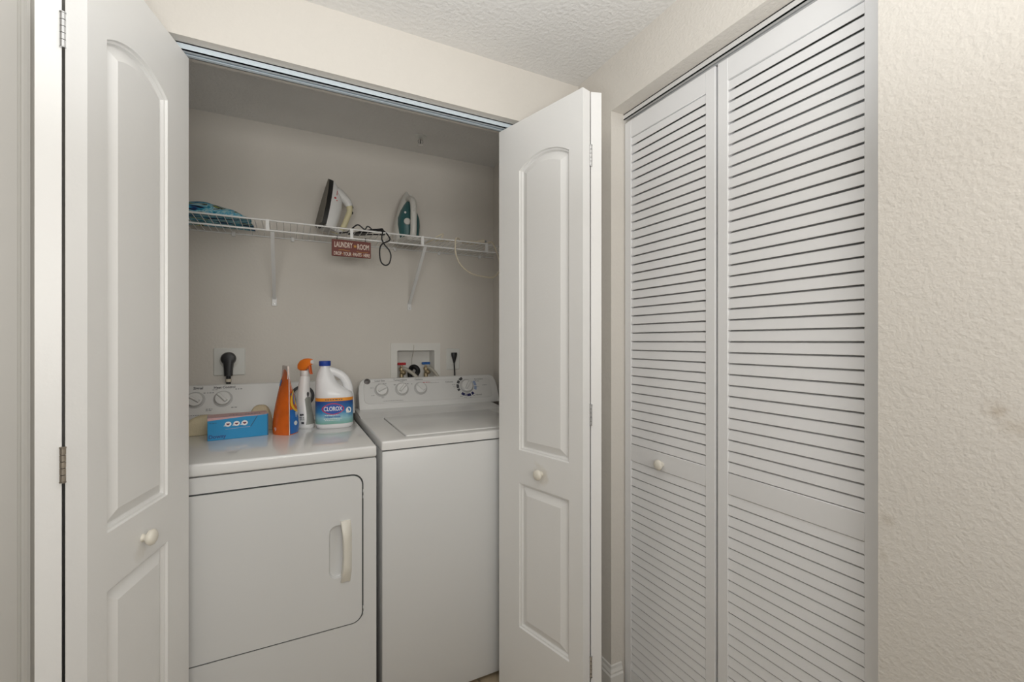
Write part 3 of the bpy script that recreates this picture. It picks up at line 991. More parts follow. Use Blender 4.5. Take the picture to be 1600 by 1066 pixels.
hs3 = tube('drain_hose', spline([(0.585, YB + 0.045, 1.06), (0.580, YB + 0.045, 1.10), (0.588, YB + 0.038, 1.128), (0.603, YB + 0.02, 1.132), (0.614, YB + 0.006, 1.110), (0.585, YB - 0.018, 1.062), (0.572, YB - 0.022, 0.95)]), 0.0125, 'black_rubber', None, n=12, loc=(0.58, YB - 0.02, 0.95))
tag(hs3, 'black drain hose looped into the valve box between the two valves', 'hose')
wr = tube('wire_tie', spline([(0.588, YB - 0.0085, 1.249), (0.5885, YB - 0.009, 1.238), (0.5875, YB - 0.004, 1.220), (0.5885, YB + 0.03, 1.18), (0.590, YB + 0.045, 1.140)], 5), 0.0013, 'hose_grey', None, n=6, loc=(0.588, YB - 0.009, 1.249))
tag(wr, 'thin tan string hanging from the top rim into the valve box', 'string')

# ------------------------------------------------------------------ sprinkler
sp = thing('sprinkler_head', (0.575, 2.117, ZC), 'small ceiling fire sprinkler head above the wire shelf', 'sprinkler')
lathe('escutcheon', [(0, 0), (0.028, 0), (0.027, 0.004), (0.016, 0.007), (0, 0.007)], (0.575, 2.117, ZC), (0, 0, -1), 'plate_white', sp, n=24)
lathe('body', [(0, 0.006), (0.009, 0.006), (0.009, 0.014), (0.006, 0.016), (0, 0.016)], (0.575, 2.117, ZC), (0, 0, -1), 'chrome', sp, n=14)
bm = bmesh.new()
for s in (-1, 1):
    tube_bm(bm, spline([(0.575 + s * 0.006, 2.117, ZC - 0.014), (0.575 + s * 0.012, 2.117, ZC - 0.024), (0.575 + s * 0.009, 2.117, ZC - 0.034), (0.575, 2.117, ZC - 0.040)], 5), 0.0018, 6)
from_bm('frame_arms', bm, 'chrome', sp, smooth=True)
lathe('bulb', [(0, 0), (0.0022, 0.001), (0.0022, 0.021), (0, 0.022)], (0.575, 2.117, ZC - 0.016), (0, 0, -1), 'iron_black', sp, n=10)
lathe('deflector', [(0, 0.040), (0.013, 0.040), (0.013, 0.0415), (0, 0.0415)], (0.575, 2.117, ZC), (0, 0, -1), 'chrome', sp, n=18)

# ------------------------------------------------------------------ wire shelf
SY, SZ, SZL = 2.000, 1.749, 1.7095
SX0, SX1 = -0.618, XR - 0.002
sh = thing('wire_shelf', (0.2, YB, SZ), 'white coated wire shelf on diagonal brackets across the closet back wall', 'shelf')
def rod(name, a, b, r, parent, n=8):
    return tube(name, [a, b], r, 'wire_white', parent, n=n)
fr = rod('front_rail', (SX0, SY, SZ), (0.8735, SY, SZ), 0.0036, sh)
fl = rod('lip_rail', (SX0, SY - 0.001, SZL), (SX1, SY - 0.001, SZL), 0.0036, sh)
rod('back_rail', (SX0, YB - 0.006, SZ - 0.004), (SX1, YB - 0.006, SZ - 0.004), 0.0030, sh)
rod('middle_rail', (SX0, 2.150, SZ - 0.0045), (SX1, 2.150, SZ - 0.0045), 0.0026, sh)
rod('front_rail', (0.8735, SY + 0.004, SZ - 0.004), (SX1, SY + 0.02, SZ - 0.004), 0.0026, sh)
# deck wires: one mesh each, shared
w_me = None
x = SX0 + 0.018
while x < SX1 - 0.005:
    if w_me is None:
        bm = bmesh.new()
        tube_bm(bm, [(0, YB - 0.004, SZ - 0.0005), (0, SY + 0.001, SZ - 0.0005)], 0.0015, 6)
        bmesh.ops.recalc_face_normals(bm, faces=bm.faces[:])
        bmesh.ops.translate(bm, verts=bm.verts[:], vec=-Vector((0, YB, SZ)))
        w_me = bpy.data.meshes.new('deck_wire'); bm.to_mesh(w_me); bm.free()
        w_me.materials.append(MATS['wire_white'])
    w = bpy.data.objects.new('deck_wire', w_me)
    C.objects.link(w)
    w.parent = sh
    w.location = (x - 0.2, 0, 0)
    x += 0.0254
# lip uprights and brackets
for lx in (-0.371, -0.0725, 0.2435, 0.5520, 0.8735):
    lps = [[(lx - 0.0062, SY - 0.0045, z), (lx + 0.0062, SY - 0.0045, z), (lx + 0.0062, SY + 0.002, z), (lx - 0.0062, SY + 0.002, z)] for z in (SZL - 0.003, SZ + 0.003)]
    loft('lip_post', lps, 'wire_white', sh, smooth=False)
for bx, bz in ((-0.0555, 1.447), (0.566, 1.447)):
    a = Vector((bx, SY + 0.004, SZL - 0.002)); b = Vector((bx, YB - 0.006, bz + 0.018))
    d = (b - a).normalized(); up = Vector((0, -d.z, d.y))
    br = thing
    lps = []
    for p in (a, b):
        lps.append([p + Vector((-0.0070, 0, 0)) - up * 0.004, p + Vector((0.0070, 0, 0)) - up * 0.004, p + Vector((0.0070, 0, 0)) + up * 0.004,
                    p + Vector((0.0045, 0, 0)) + up * 0.004, p + Vector((0.0045, 0, 0)) - up * 0.001, p + Vector((-0.0045, 0, 0)) - up * 0.001,
                    p + Vector((-0.0045, 0, 0)) + up * 0.004, p + Vector((-0.0070, 0, 0)) + up * 0.004])
    brk = loft('bracket', lps, 'wire_white', sh, smooth=False)
    box('bracket_foot', bx - 0.010, bx + 0.010, YB - 0.006, YB - 0.0005, bz - 0.016, bz + 0.022, 'wire_white', brk, bev=0.001, seg=1)
    lathe('screw', [(0, 0), (0.0038, 0), (0.003, 0.002), (0, 0.0025)], (bx, YB - 0.006, bz - 0.006), (0, -1, 0), 'steel', brk, n=10)
# small wall clips along the back rail
for k in range(7):
    cx = -0.45 + k * 0.235
    box('wall_clip', cx - 0.007, cx + 0.007, YB - 0.012, YB - 0.0005, SZ - 0.016, SZ + 0.004, 'wire_white', sh, bev=0.0015, seg=1)

# ------------------------------------------------------------------ sign hanging under the lip
SGY = SY - 0.010
sg = thing('laundry_sign', (0.243, SGY, 1.630), 'small brown wooden laundry room sign hanging from the shelf front', 'sign')
box('board', 0.1635, 0.3215, SGY, SGY + 0.008, 1.6285, 1.6985, 'sign_brown', sg, bev=0.0012, seg=1)
sput = lambda x0, z0: (lambda a, b: (x0 + a, SGY - 0.0006, z0 + b))
lettering('LAUNDRY', 0.0315, sput(0.2090, 1.676), 'sign_cream', sg, bold=0.0007, width=0.50)
lettering('ROOM', 0.0315, sput(0.2895, 1.673), 'sign_cream', sg, bold=0.0007, width=0.52)
star = []
for k in range(10):
    r = 0.0085 if k % 2 == 0 else 0.0036
    a = math.pi / 2 + k * math.pi / 5
    star.append((r * math.cos(a), r * math.sin(a)))
polys('star', [star], sput(0.2560, 1.675), 'sign_gold', sg)
def wavy(x0, x1, z, amp, th, n=10):
    out = []
    for k in range(n):
        a, b = x0 + (x1 - x0) * k / n, x0 + (x1 - x0) * (k + 1) / n
        za, zb_ = z + amp * math.sin(a * 130), z + amp * math.sin(b * 130)
        out.append([(a, za - th), (b, zb_ - th), (b, zb_ + th), (a, za + th)])
    return out
polys('vine', wavy(0.19, 0.236, 1.6545, 0.0012, 0.0009) + wavy(0.262, 0.310, 1.6525, 0.0010, 0.0007), lambda a, b: (a, SGY - 0.0006, b), 'sign_gold', sg)
for w, cx in (('DROP', 0.1865), ('YOUR', 0.2250), ('PANTS', 0.2650), ('HERE', 0.3035)):
    lettering(w, 0.0205, sput(cx, 1.6390), 'sign_cream', sg, bold=0.0004, width=0.56)
polys('dots', [disc2(0.2065, 1.639, 0.0017), disc2(0.2445, 1.639, 0.0017), disc2(0.2855, 1.639, 0.0017)], lambda a, b: (a, SGY - 0.0006, b), 'sign_gold', sg)
bm = bmesh.new()
for hx in (0.185, 0.300):
    tube_bm(bm, spline([(hx, SGY + 0.004, 1.698), (hx, SY - 0.007, 1.712), (hx, SY + 0.0005, 1.7160), (hx, SY + 0.006, 1.706), (hx, SGY + 0.0085, 1.6975)], 5), 0.0009, 5)
from_bm('hanging_wire', bm, 'iron_black', sg, smooth=True)

# ------------------------------------------------------------------ towel on the shelf
def blob(name, m, loc, cx, cy, lx, ly, h, zb, seed, fold=0.012, sink=None, nx=44, ny=22, parent=None, topshape=None):
    """a crumpled cloth: closed surface, folded top, resting on zb"""
    bm = bmesh.new()
    top, bot = [], []
    for i in range(nx + 1):
        u = -1 + 2 * i / nx
        rt, rb = [], []
        for j in range(ny + 1):
            v = -1 + 2 * j / ny
            x = cx + lx * u; y = cy + ly * v
            edge = max(0.0, (1 - abs(u) ** 3.2)) ** 0.55 * max(0.0, (1 - abs(v) ** 3.0)) ** 0.55
            n1 = noise.noise(Vector((x * 18 + seed, y * 22, seed)))
            n2 = noise.noise(Vector((x * 9 + y * 30, y * 10 - x * 14, seed + 4.0)))
            hh = (h * (topshape(u) if topshape else 1.0)) * edge + fold * edge * (n1 + 1.1 * n2)
            jx = 0.008 * noise.noise(Vector((x * 15, y * 15, seed + 9)))
            rt.append(bm.verts.new((x + jx, y + jx, zb + 0.002 + max(0.001, hh))))
            rb.append(bm.verts.new((x + jx, y + jx, zb)))
        top.append(rt); bot.append(rb)
    for i in range(nx):
        for j in range(ny):
            bm.faces.new((top[i][j], top[i + 1][j], top[i + 1][j + 1], top[i][j + 1]))
            bm.faces.new((bot[i][j + 1], bot[i + 1][j + 1], bot[i + 1][j], bot[i][j]))
    for i in range(nx):
        bm.faces.new((bot[i][0], bot[i + 1][0], top[i + 1][0], top[i][0]))
        bm.faces.new((top[i][ny], top[i + 1][ny], bot[i + 1][ny], bot[i][ny]))
    for j in range(ny):
        bm.faces.new((top[0][j], top[0][j + 1], bot[0][j + 1], bot[0][j]))
        bm.faces.new((bot[nx][j], bot[nx][j + 1], top[nx][j + 1], top[nx][j]))
    return from_bm(name, bm, m, parent, loc=loc, smooth=True)
tw = blob('beach_towel', 'towel_print', (-0.30, 2.13, SZ), -0.300, 2.125, 0.170, 0.105, 0.062, SZ + 0.0016, 3.1, 0.012,
          topshape=lambda u: 1.0 if u < 0.1 else 1.0 - 0.55 * (u - 0.1) / 0.9)
tag(tw, 'crumpled teal and navy patterned towel lying on the wire shelf', 'towel')

# ------------------------------------------------------------------ irons
def iron(name, loc, rotz, lean, label, style, scale=1.0):
    """upright iron in its own frame: heel at z=0, tip up, sole towards -x, handle towards +x"""
    H_ = 0.240
    root = thing(name, loc, label, 'iron', rotz, local=True)
    T = Matrix.Translation((0, 0, 0.105 * math.sin(max(0, lean)))) @ Matrix.Scale(scale, 4) @ Matrix.Rotation(lean, 4, 'Y')
    def t3(p):
        return T @ Vector(p)
    def halfw(z):
        s = max(0.0, min(1.0, z / H_))
        return 0.060 * (1 - s ** 2.2) ** 0.85 * (0.93 + 0.07 * min(1, s * 5)) + 0.0006
    zs = [0.012, 0.016, 0.03, 0.06, 0.09, 0.12, 0.15, 0.175, 0.195, 0.212, 0.225, 0.234, 0.2395]
    def outline(x, k, n=14, z0=0.012, z1=0.2395):
        L_ = [(x, k * halfw(z), z) for z in zs]
        R_ = [(x, -k * halfw(z), z) for z in zs[::-1]]
        return [t3(p) for p in L_ + R_]
    sole_m, body_m, handle_m = style
    loft('soleplate', [outline(-0.004, 0.955), outline(-0.0015, 0.985), outline(0.0, 1.0)], sole_m, root, smooth=False)
    if style[0] == 'iron_sole_dark':
        loft('skirt', [outline(0.0002, 1.0), outline(0.020, 0.99)], 'iron_black', root, angle=40)
        x0 = 0.0202
    else:
        loft('skirt', [outline(0.0002, 1.0), outline(0.006, 1.01)], 'iron_metal', root, angle=40)
        x0 = 0.0062
    # body: sections across the length
    lps = []
    for z in [0.0, 0.006, 0.02, 0.045, 0.08, 0.115, 0.15, 0.18, 0.205, 0.225, 0.236]:
        s = z / H_
        w = halfw(max(z, 0.012)) * 0.97
        dpt = ((0.052 if style[0] == 'iron_sole_dark' else 0.034) + 0.010 * math.sin(math.pi * min(1, s * 1.1))) * (1 - max(0, (s - 0.55) / 0.45) ** 1.6 * 0.86)
        if z < 0.005:
            w *= 0.93
        sec = []
        for k in range(13):
            a = math.pi * k / 12
            cx_ = abs(math.sin(a)) ** 0.75
            cy_ = (1 if math.cos(a) > 0 else -1) * abs(math.cos(a)) ** 0.75
            sec.append(t3((x0 + dpt * cx_, w * cy_, z)))
        lps.append(sec)
    body = loft('body', lps, body_m, root, angle=50)
    # handle: an arch from the heel to the front
    dark = style[0] == 'iron_sole_dark'
    if dark:
        path = spline([(0.055, 0, 0.012), (0.092, 0, 0.012), (0.108, 0, 0.040), (0.116, 0, 0.085), (0.121, 0, 0.125), (0.108, 0, 0.160), (0.072, 0, 0.182), (0.040, 0, 0.192)], 6)
        rad = lambda t: 0.0125 + 0.007 * max(0, (t - 0.55) / 0.45)
    else:
        path = spline([(0.050, 0, 0.010), (0.088, 0, 0.012), (0.104, 0, 0.035), (0.110, 0, 0.080), (0.112, 0, 0.125), (0.104, 0, 0.160), (0.078, 0, 0.182), (0.040, 0, 0.192)], 6)
        rad = lambda t: 0.0155
    n0 = len(path)
    cut = int(n0 * (0.68 if dark else 1.0))
    bm = bmesh.new()
    tube_bm(bm, [t3(p) for p in path[:cut + 1]], lambda t: rad(t * cut / n0), 12)
    hd = from_bm('handle', bm, handle_m, root, smooth=True, angle=60)
    if dark:
        bm = bmesh.new()
        # solid shoulder joining the handle front to the body
        q = path[cut - 1:]
        tube_bm(bm, [t3(p) for p in q], lambda t: 0.0165 + 0.010 * t, 12)
        from_bm('shoulder', bm, 'iron_white', root, smooth=True, angle=60)
        lathe('spray_button', [(0, 0), (0.0075, 0), (0.0075, 0.008), (0.005, 0.011), (0, 0.012)], t3((0.126, 0.0, 0.122)), T.to_3x3() @ Vector((0.97, 0, 0.2)), 'iron_black', root, n=14)
        lathe('spray_button', [(0, 0), (0.0060, 0), (0.0060, 0.008), (0.004, 0.010), (0, 0.011)], t3((0.123, 0.0, 0.148)), T.to_3x3() @ Vector((0.9, 0, 0.4)), 'iron_black', root, n=14)
        # heel block and rest
        loft('heel_rest', [[t3(p) for p in ((0.022, -0.05, 0.0), (0.105, -0.03, 0.0), (0.105, 0.03, 0.0), (0.022, 0.05, 0.0))],
                           [t3(p) for p in ((0.022, -0.05, 0.016), (0.100, -0.025, 0.016), (0.100, 0.025, 0.016), (0.022, 0.05, 0.016))]], 'iron_white', root, smooth=False)
        # printed mark on the flank
        def flank(a, b):
            z = 0.165 + b
            return t3((0.040 + a, -halfw(z) * 0.92 - 0.002, z))
        polys('print_mark', [disc2(-0.004, -0.016, 0.0052), [(0.0, 0.0), (0.003, 0.0), (0.003, 0.032), (0.0, 0.032)], disc2(0.005, -0.026, 0.003)], flank, 'print_red', body)
    else:
        # teal water-tank shell to both sides of the handle
        lps = []
        for z in [0.022, 0.030, 0.05, 0.08, 0.11, 0.14, 0.165, 0.182, 0.190]:
            s = (z - 0.022) / 0.168
            w = 0.0475 * math.sin(math.pi * (0.18 + 0.80 * s) if s > 0.4 else math.pi * (0.30 + 0.2 * s / 0.4)) ** 0.9
            dpt = 0.064 + 0.006 * math.sin(math.pi * s) - 0.014 * max(0, s - 0.5) * 2
            sec = []
            for k in range(11):
                a = math.pi * k / 10
                sec.append(t3((x0 + 0.02 + (dpt - 0.02) * math.sin(a) ** 0.6, w * math.cos(a), z)))
            lps.append(sec)
        loft('water_tank', lps, 'iron_teal', body, angle=60)
        lathe('steam_dial', [(0, 0), (0.017, 0), (0.0165, 0.012), (0.014, 0.015), (0, 0.015)], t3((0.066, -0.014, 0.085)), T.to_3x3() @ Vector((1, -0.35, 0)), 'iron_grey', root, n=24)
        lathe('indicator_lamp', [(0, 0), (0.0055, 0), (0.005, 0.003), (0, 0.004)], t3((0.069, -0.023, 0.124)), T.to_3x3() @ Vector((0.9, -0.5, 0.05)), 'print_white', root, n=14)
        for zz in (0.134, 0.118):
            lathe('spray_button', [(0, 0), (0.0070, 0), (0.0065, 0.005), (0, 0.006)], t3((0.122, 0.0, zz)), T.to_3x3() @ Vector((1, 0, 0.05)), 'iron_grey', root, n=14)
        lathe('spray_nozzle', [(0, 0), (0.010, 0), (0.008, 0.018), (0.004, 0.024), (0, 0.025)], t3((0.072, 0, 0.182)), T.to_3x3() @ Vector((0.35, 0, 1)), 'iron_grey', root, n=14)
        loft('heel_rest', [[t3(p) for p in ((0.010, -0.052, 0.0), (0.104, -0.030, 0.0), (0.104, 0.030, 0.0), (0.010, 0.052, 0.0))],
                           [t3(p) for p in ((0.010, -0.052, 0.018), (0.100, -0.024, 0.018), (0.100, 0.024, 0.018), (0.010, 0.052, 0.018))]], 'iron_grey', root, smooth=False)
    return root
iron('clothes_iron', (0.118, 2.125, SZ + 0.0022), math.radians(11), math.radians(12), 'white clothes iron with black-edged sole and cream handle, left on the wire shelf', ('iron_sole_dark', 'iron_white', 'iron_cream'), 0.95)
iron('clothes_iron', (0.536, 2.235, SZ + 0.0022), math.radians(-88), math.radians(-3), 'grey and teal steam iron standing upright, right on the wire shelf', ('iron_metal', 'iron_grey', 'iron_grey'), 1.16)

# ------------------------------------------------------------------ cords on the shelf
def cord(name, pts, r, m, label, k=8):
    p = spline(pts, k)
    o = tube(name, p, r, m, None, n=8, loc=tuple(pts[0]))
    return tag(o, label, 'cord')
Zs = SZ + 0.0045
ck = [(0.205, 2.11, Zs), (0.235, 2.08, Zs), (0.252, 2.05, Zs + 0.012), (0.275, 2.04, Zs + 0.028), (0.302, 2.035, Zs + 0.010), (0.315, 2.03, Zs + 0.024), (0.336, 2.03, Zs + 0.004),
      (0.310, 2.06, Zs), (0.262, 2.09, Zs), (0.240, 2.12, Zs + 0.002), (0.285, 2.13, Zs + 0.004), (0.345, 2.09, Zs + 0.004), (0.392, 2.05, Zs), (0.372, 2.03, Zs + 0.010), (0.338, 2.06, Zs + 0.010),
      (0.290, 2.10, Zs + 0.008), (0.262, 2.12, Zs + 0.006), (0.300, 2.06, Zs + 0.008), (0.345, 2.025, Zs + 0.012), (0.380, 2.005, Zs + 0.004), (0.401, 1.990, Zs - 0.026), (0.398, 1.988, Zs - 0.040),
      (0.372, 1.987, Zs - 0.055), (0.360, 1.987, Zs - 0.075), (0.3585, 1.987, Zs - 0.110), (0.3650, 1.987, Zs - 0.138), (0.382, 1.987, Zs - 0.150), (0.399, 1.987, Zs - 0.140),
      (0.4065, 1.987, Zs - 0.108), (0.399, 1.988, Zs - 0.082), (0.379, 1.990, Zs - 0.058), (0.368, 1.992, Zs - 0.030), (0.374, 1.998, Zs + 0.008), (0.362, 2.02, Zs + 0.014), (0.330, 2.05, Zs + 0.012)]
cord('iron_cord', ck, 0.0031, 'black_rubber', 'tangled black appliance cord with a loop hanging below the shelf beside the sign')
cb = [(0.590, 2.16, Zs), (0.625, 2.11, Zs + 0.008), (0.650, 2.09, Zs + 0.026), (0.676, 2.08, Zs + 0.040), (0.668, 2.08, Zs + 0.018), (0.655, 2.085, Zs + 0.008), (0.640, 2.07, Zs + 0.001),
      (0.690, 2.06, Zs + 0.003), (0.740, 2.03, Zs + 0.004), (0.728, 2.005, Zs + 0.009), (0.7120, 1.994, Zs), (0.7080, 1.990, Zs - 0.040), (0.714, 1.990, Zs - 0.080), (0.740, 1.990, Zs - 0.125),
      (0.790, 1.990, Zs - 0.157), (0.850, 1.990, Zs - 0.168), (0.905, 1.990, Zs - 0.168), (0.938, 1.990, Zs - 0.135), (0.940, 1.992, Zs - 0.085), (0.921, 1.994, Zs - 0.030),
      (0.902, 2.000, Zs + 0.006), (0.880, 2.03, Zs + 0.004), (0.820, 2.06, Zs + 0.002), (0.770, 2.06, Zs + 0.004), (0.800, 2.045, Zs + 0.010), (0.845, 2.045, Zs + 0.014)]
bc = thing('beige_cord', cb[0], 'beige appliance cord drooping from the right end of the wire shelf', 'cord')
tube('cord', spline(cb, 8), 0.0040, 'cord_beige', bc, n=8)
lathe('plug', [(0, 0), (0.005, 0), (0.009, 0.022), (0.011, 0.028), (0.011, 0.034), (0, 0.034)], (0.845, 2.045, Zs + 0.014), (1, 0, 0.10), 'cord_beige', bc, n=12)
lathe('plug_tip', [(0, 0), (0.006, 0), (0.006, 0.012), (0, 0.012)], (0.879, 2.045, Zs + 0.0174), (1, 0, 0.10), 'print_grey', bc, n=10)

# ------------------------------------------------------------------ bleach jug
TOPZ = DZ + 0.0002
JX, JY = 0.168, 1.918
jug = thing('bleach_jug', (JX, JY, TOPZ), 'white bleach jug with blue cap and blue label, rightmost on the dryer', 'jug', rotz=math.radians(-4), local=True)
def sup(cx, cy, a, b, z, ex=2.7, n=36):
    out = []
    for k in range(n):
        t = 2 * math.pi * k / n
        c, s = math.cos(t), math.sin(t)
        out.append((cx + a * abs(c) ** (2 / ex) * (1 if c > 0 else -1), cy + b * abs(s) ** (2 / ex) * (1 if s > 0 else -1), z))
    return out
A, B = 0.0705, 0.052
lv = [(0, 0.0, A * .90, B * .88), (0.004, 0, A * .955, B * .95), (0.012, 0, A, B), (0.122, 0, A, B), (0.132, -0.001, A * .99, B * .99), (0.142, -0.004, A * .955, B * .97),
      (0.152, -0.011, A * .86, B * .93), (0.163, -0.020, A * .73, B * .87), (0.176, -0.0275, A * .61, B * .80), (0.192, -0.0325, A * .52, B * .70), (0.208, -0.0345, A * .455, B * .58),
      (0.222, -0.0355, A * .38, B * .48), (0.232, -0.036, 0.0215, 0.0215), (0.240, -0.036, 0.0195, 0.0195), (0.250, -0.036, 0.0195, 0.0195)]
bm = bmesh.new()
rings(bm, [sup(cx, 0, a, b, z, 2.7 if z < 0.2 else 2.0) for z, cx, a, b in lv])
hp = spline([(-0.024, 0, 0.228), (-0.002, 0, 0.222), (0.024, 0, 0.208), (0.042, 0, 0.187), (0.0510, 0, 0.163), (0.0530, 0, 0.142), (0.052, 0, 0.122)], 6)
tube_bm(bm, hp, lambda t: 0.0120 + 0.0035 * t, 14, flat=1.25)
from_bm('jug_body', bm, 'jug_white', jug, smooth=True, angle=60)
lathe('cap', [(0, 0.246), (0.0215, 0.246), (0.0222, 0.248), (0.0222, 0.264), (0.021, 0.266), (0, 0.266)], (-0.036, 0, 0), (0, 0, 1), 'cap_blue', jug, n=32, angle=30)
# label wrapped around the front
def jput(off=0.0006, e=0.0006):
    def f(a, b):
        # a = arc position across the front; map through the superellipse
        t = -math.pi / 2 + a / 0.066
        c, s = math.cos(t), math.sin(t)
        x = (A + off) * abs(c) ** (2 / 2.7) * (1 if c > 0 else -1)
        y = (B + off) * abs(s) ** (2 / 2.7) * (1 if s > 0 else -1)
        return (x, y, b)
    return f
def xput(off):
    """map by x directly (keeps lettering proportions)"""
    def f(a, b):
        x = max(-A * 0.995, min(A * 0.995, a))
        y = -(B + off) * (1 - (abs(x) / (A + off)) ** 2.7) ** (1 / 2.7)
        return (x, y, b)
    return f
def strip(name, z0, z1, off, m, parent, f, x0=-0.101, x1=0.101, n=40, nz=1):
    vv, ff = [], []
    for i in range(n + 1):
        for j in range(nz + 1):
            vv.append((x0 + (x1 - x0) * i / n, z0 + (z1 - z0) * j / nz))
    for i in range(n):
        for j in range(nz):
            q = i * (nz + 1) + j
            ff.append((q, q + nz + 1, q + nz + 2, q + 1))
    o = flat_mesh(name, vv, ff, f, m, parent)
    for p in o.data.polygons: p.use_smooth = True
    return o
lab = strip('label', 0.019, 0.1085, 0.0006, 'bleach_label', jug, jput(0.0006))
strip('label_band', 0.1085, 0.1215, 0.0006, 'band_orange', jug, jput(0.0006))
def lens(cx, cz, w, h, n=24):
    """pointed lozenge with bowed sides"""
    out = []
    for k in range(n):
        t = k / n * 4
        q = int(t); u = t - q
        px = [(1, 0), (0, 1), (-1, 0), (0, -1)][q]; qx = [(0, 1), (-1, 0), (0, -1), (1, 0)][q]
        x_ = px[0] + (qx[0] - px[0]) * u; z_ = px[1] + (qx[1] - px[1]) * u
        b = 1 + 0.42 * math.sin(math.pi * u) * 0.9
        out.append((cx + w * x_ * b ** 0.9, cz + h * z_ * b ** 0.9))
    return out
def fan(pl):
    """split a polygon in thin vertical strips so that it follows the curved jug"""
    xs = sorted({round(p[0], 5) for p in pl})
    def zr(x):
        zz = []
        for (x0, z0), (x1, z1) in zip(pl, pl[1:] + pl[:1]):
            if (x0 - x) * (x1 - x) <= 0 and abs(x1 - x0) > 1e-9:
                zz.append(z0 + (z1 - z0) * (x - x0) / (x1 - x0))
        return (min(zz), max(zz)) if zz else (0, 0)
    out = []
    for a, b in zip(xs[:-1], xs[1:]):
        (a0, a1), (b0, b1) = zr(a), zr(b)
        out.append([(a, a0), (b, b0), (b, b1), (a, a1)])
    return out
polys('emblem', fan(lens(-0.006, 0.0785, 0.0415, 0.0225)), xput(0.0010), 'clorox_red', lab)
polys('emblem', fan(lens(-0.006, 0.0785, 0.0375, 0.0195)), xput(0.0013), 'clorox_blue', lab)
lettering('CLOROX', 0.0235, lambda a, b: xput(0.0017)(a - 0.0065, b + 0.0785), 'print_white', lab, bold=0.0004, width=0.70)
lettering('No-Splash Formula', 0.0078, lambda a, b: xput(0.0012)(a - 0.008, b + 0.0475), 'clorox_blue', lab, bold=0.0002, width=0.95)
rr = random.Random(9)
polys('fine_print', dashes(-0.036, 0.018, 0.0540, 0.0022, rr) + dashes(-0.040, 0.028, 0.0400, 0.0022, rr) + dashes(-0.036, 0.020, 0.0340, 0.0018, rr), xput(0.0012), 'print_white', lab)
polys('fine_print', dashes(-0.035, 0.028, 0.1150, 0.0034, rr), xput(0.0012), 'print_dark', lab)
polys('picture', [disc2(0.0515, 0.071, 0.0105, 0.012), [(0.043, 0.060), (0.060, 0.060), (0.060, 0.070), (0.043, 0.070)]], xput(0.0012), 'print_white', lab)

# ------------------------------------------------------------------ spray bottle
spr = thing('spray_bottle', (0.0600, 1.952, TOPZ), 'white spray bottle with orange trigger head between the pouch and the bleach jug', 'spray bottle', rotz=math.radians(-38), local=True)
# own frame: front (label side) towards +x after rotation, flat sides; x = depth, y = width
lv = [(0, .040, .026), (0.004, .0425, .0285), (0.010, .0435, .0295), (0.03, .0425, .0290), (0.06, .0375, .0265), (0.09, .0315, .0245), (0.12, .0270, .0230), (0.15, .0240, .0215), (0.18, .0215, .0195),
      (0.198, .0195, .0180), (0.206, .0165, .0160)]
def scx(z):
    return -0.006 * math.sin(math.pi * min(1, z / 0.2))
bm = bmesh.new()
rings(bm, [sup(scx(z), 0, a * .86, b, z, 2.5, 28) for z, a, b in lv])
from_bm('bottle_body', bm, 'spray_white', spr, smooth=True, angle=60)
lathe('collar', [(0, 0.205), (0.0155, 0.205), (0.0165, 0.207), (0.0165, 0.224), (0.0150, 0.228), (0, 0.228)], (0, 0, 0), (0, 0, 1), 'spray_clear', spr, n=24)
# trigger head: swept shape
lps = []
for x_, z0, z1, w in ((-0.026, 0.240, 0.247, 0.008), (-0.024, 0.232, 0.256, 0.0125), (-0.014, 0.227, 0.268, 0.0145), (0.002, 0.2275, 0.2755, 0.0150), (0.016, 0.238, 0.2765, 0.0140), (0.026, 0.250, 0.2750, 0.0115), (0.031, 0.252, 0.2735, 0.010)):
    lps.append([(x_, b, a) for a, b in rrect(z0, z1, -w, w, min(w, (z1 - z0) / 2) * 0.6, 3)])
loft('trigger_head', lps, 'orange_plastic', spr, angle=50)
lps = []
for z, x_, r in ((0.256, 0.018, 0.0052), (0.246, 0.0225, 0.0052), (0.234, 0.0245, 0.0050), (0.222, 0.0265, 0.0048), (0.214, 0.0300, 0.0040)):
    lps.append([(x_ + p, q, z) for p, q in rrect(-0.004, 0.004, -r * 1.5, r * 1.5, 0.003, 2)])
loft('trigger', lps, 'orange_dark', spr, angle=50)
lathe('nozzle', [(0, 0), (0.008, 0), (0.008, 0.006), (0.005, 0.007), (0, 0.007)], (0.030, 0, 0.2625), (1, 0, 0), 'print_white', spr, n=14)
def spput(side):
    def f(a, b):
        z = b
        i = 0
        while i < len(lv) - 2 and lv[i + 1][0] < z: i += 1
        t = (z - lv[i][0]) / (lv[i + 1][0] - lv[i][0])
        aa = (lv[i][1] + (lv[i + 1][1] - lv[i][1]) * t) * .86 + 0.0008
        bb = lv[i][2] + (lv[i + 1][2] - lv[i][2]) * t + 0.0008
        th = a
        c, s = math.cos(th), math.sin(th)
        return (scx(z) + aa * abs(c) ** .8 * (1 if c > 0 else -1), bb * abs(s) ** .8 * (1 if s > 0 else -1), z)
    return f
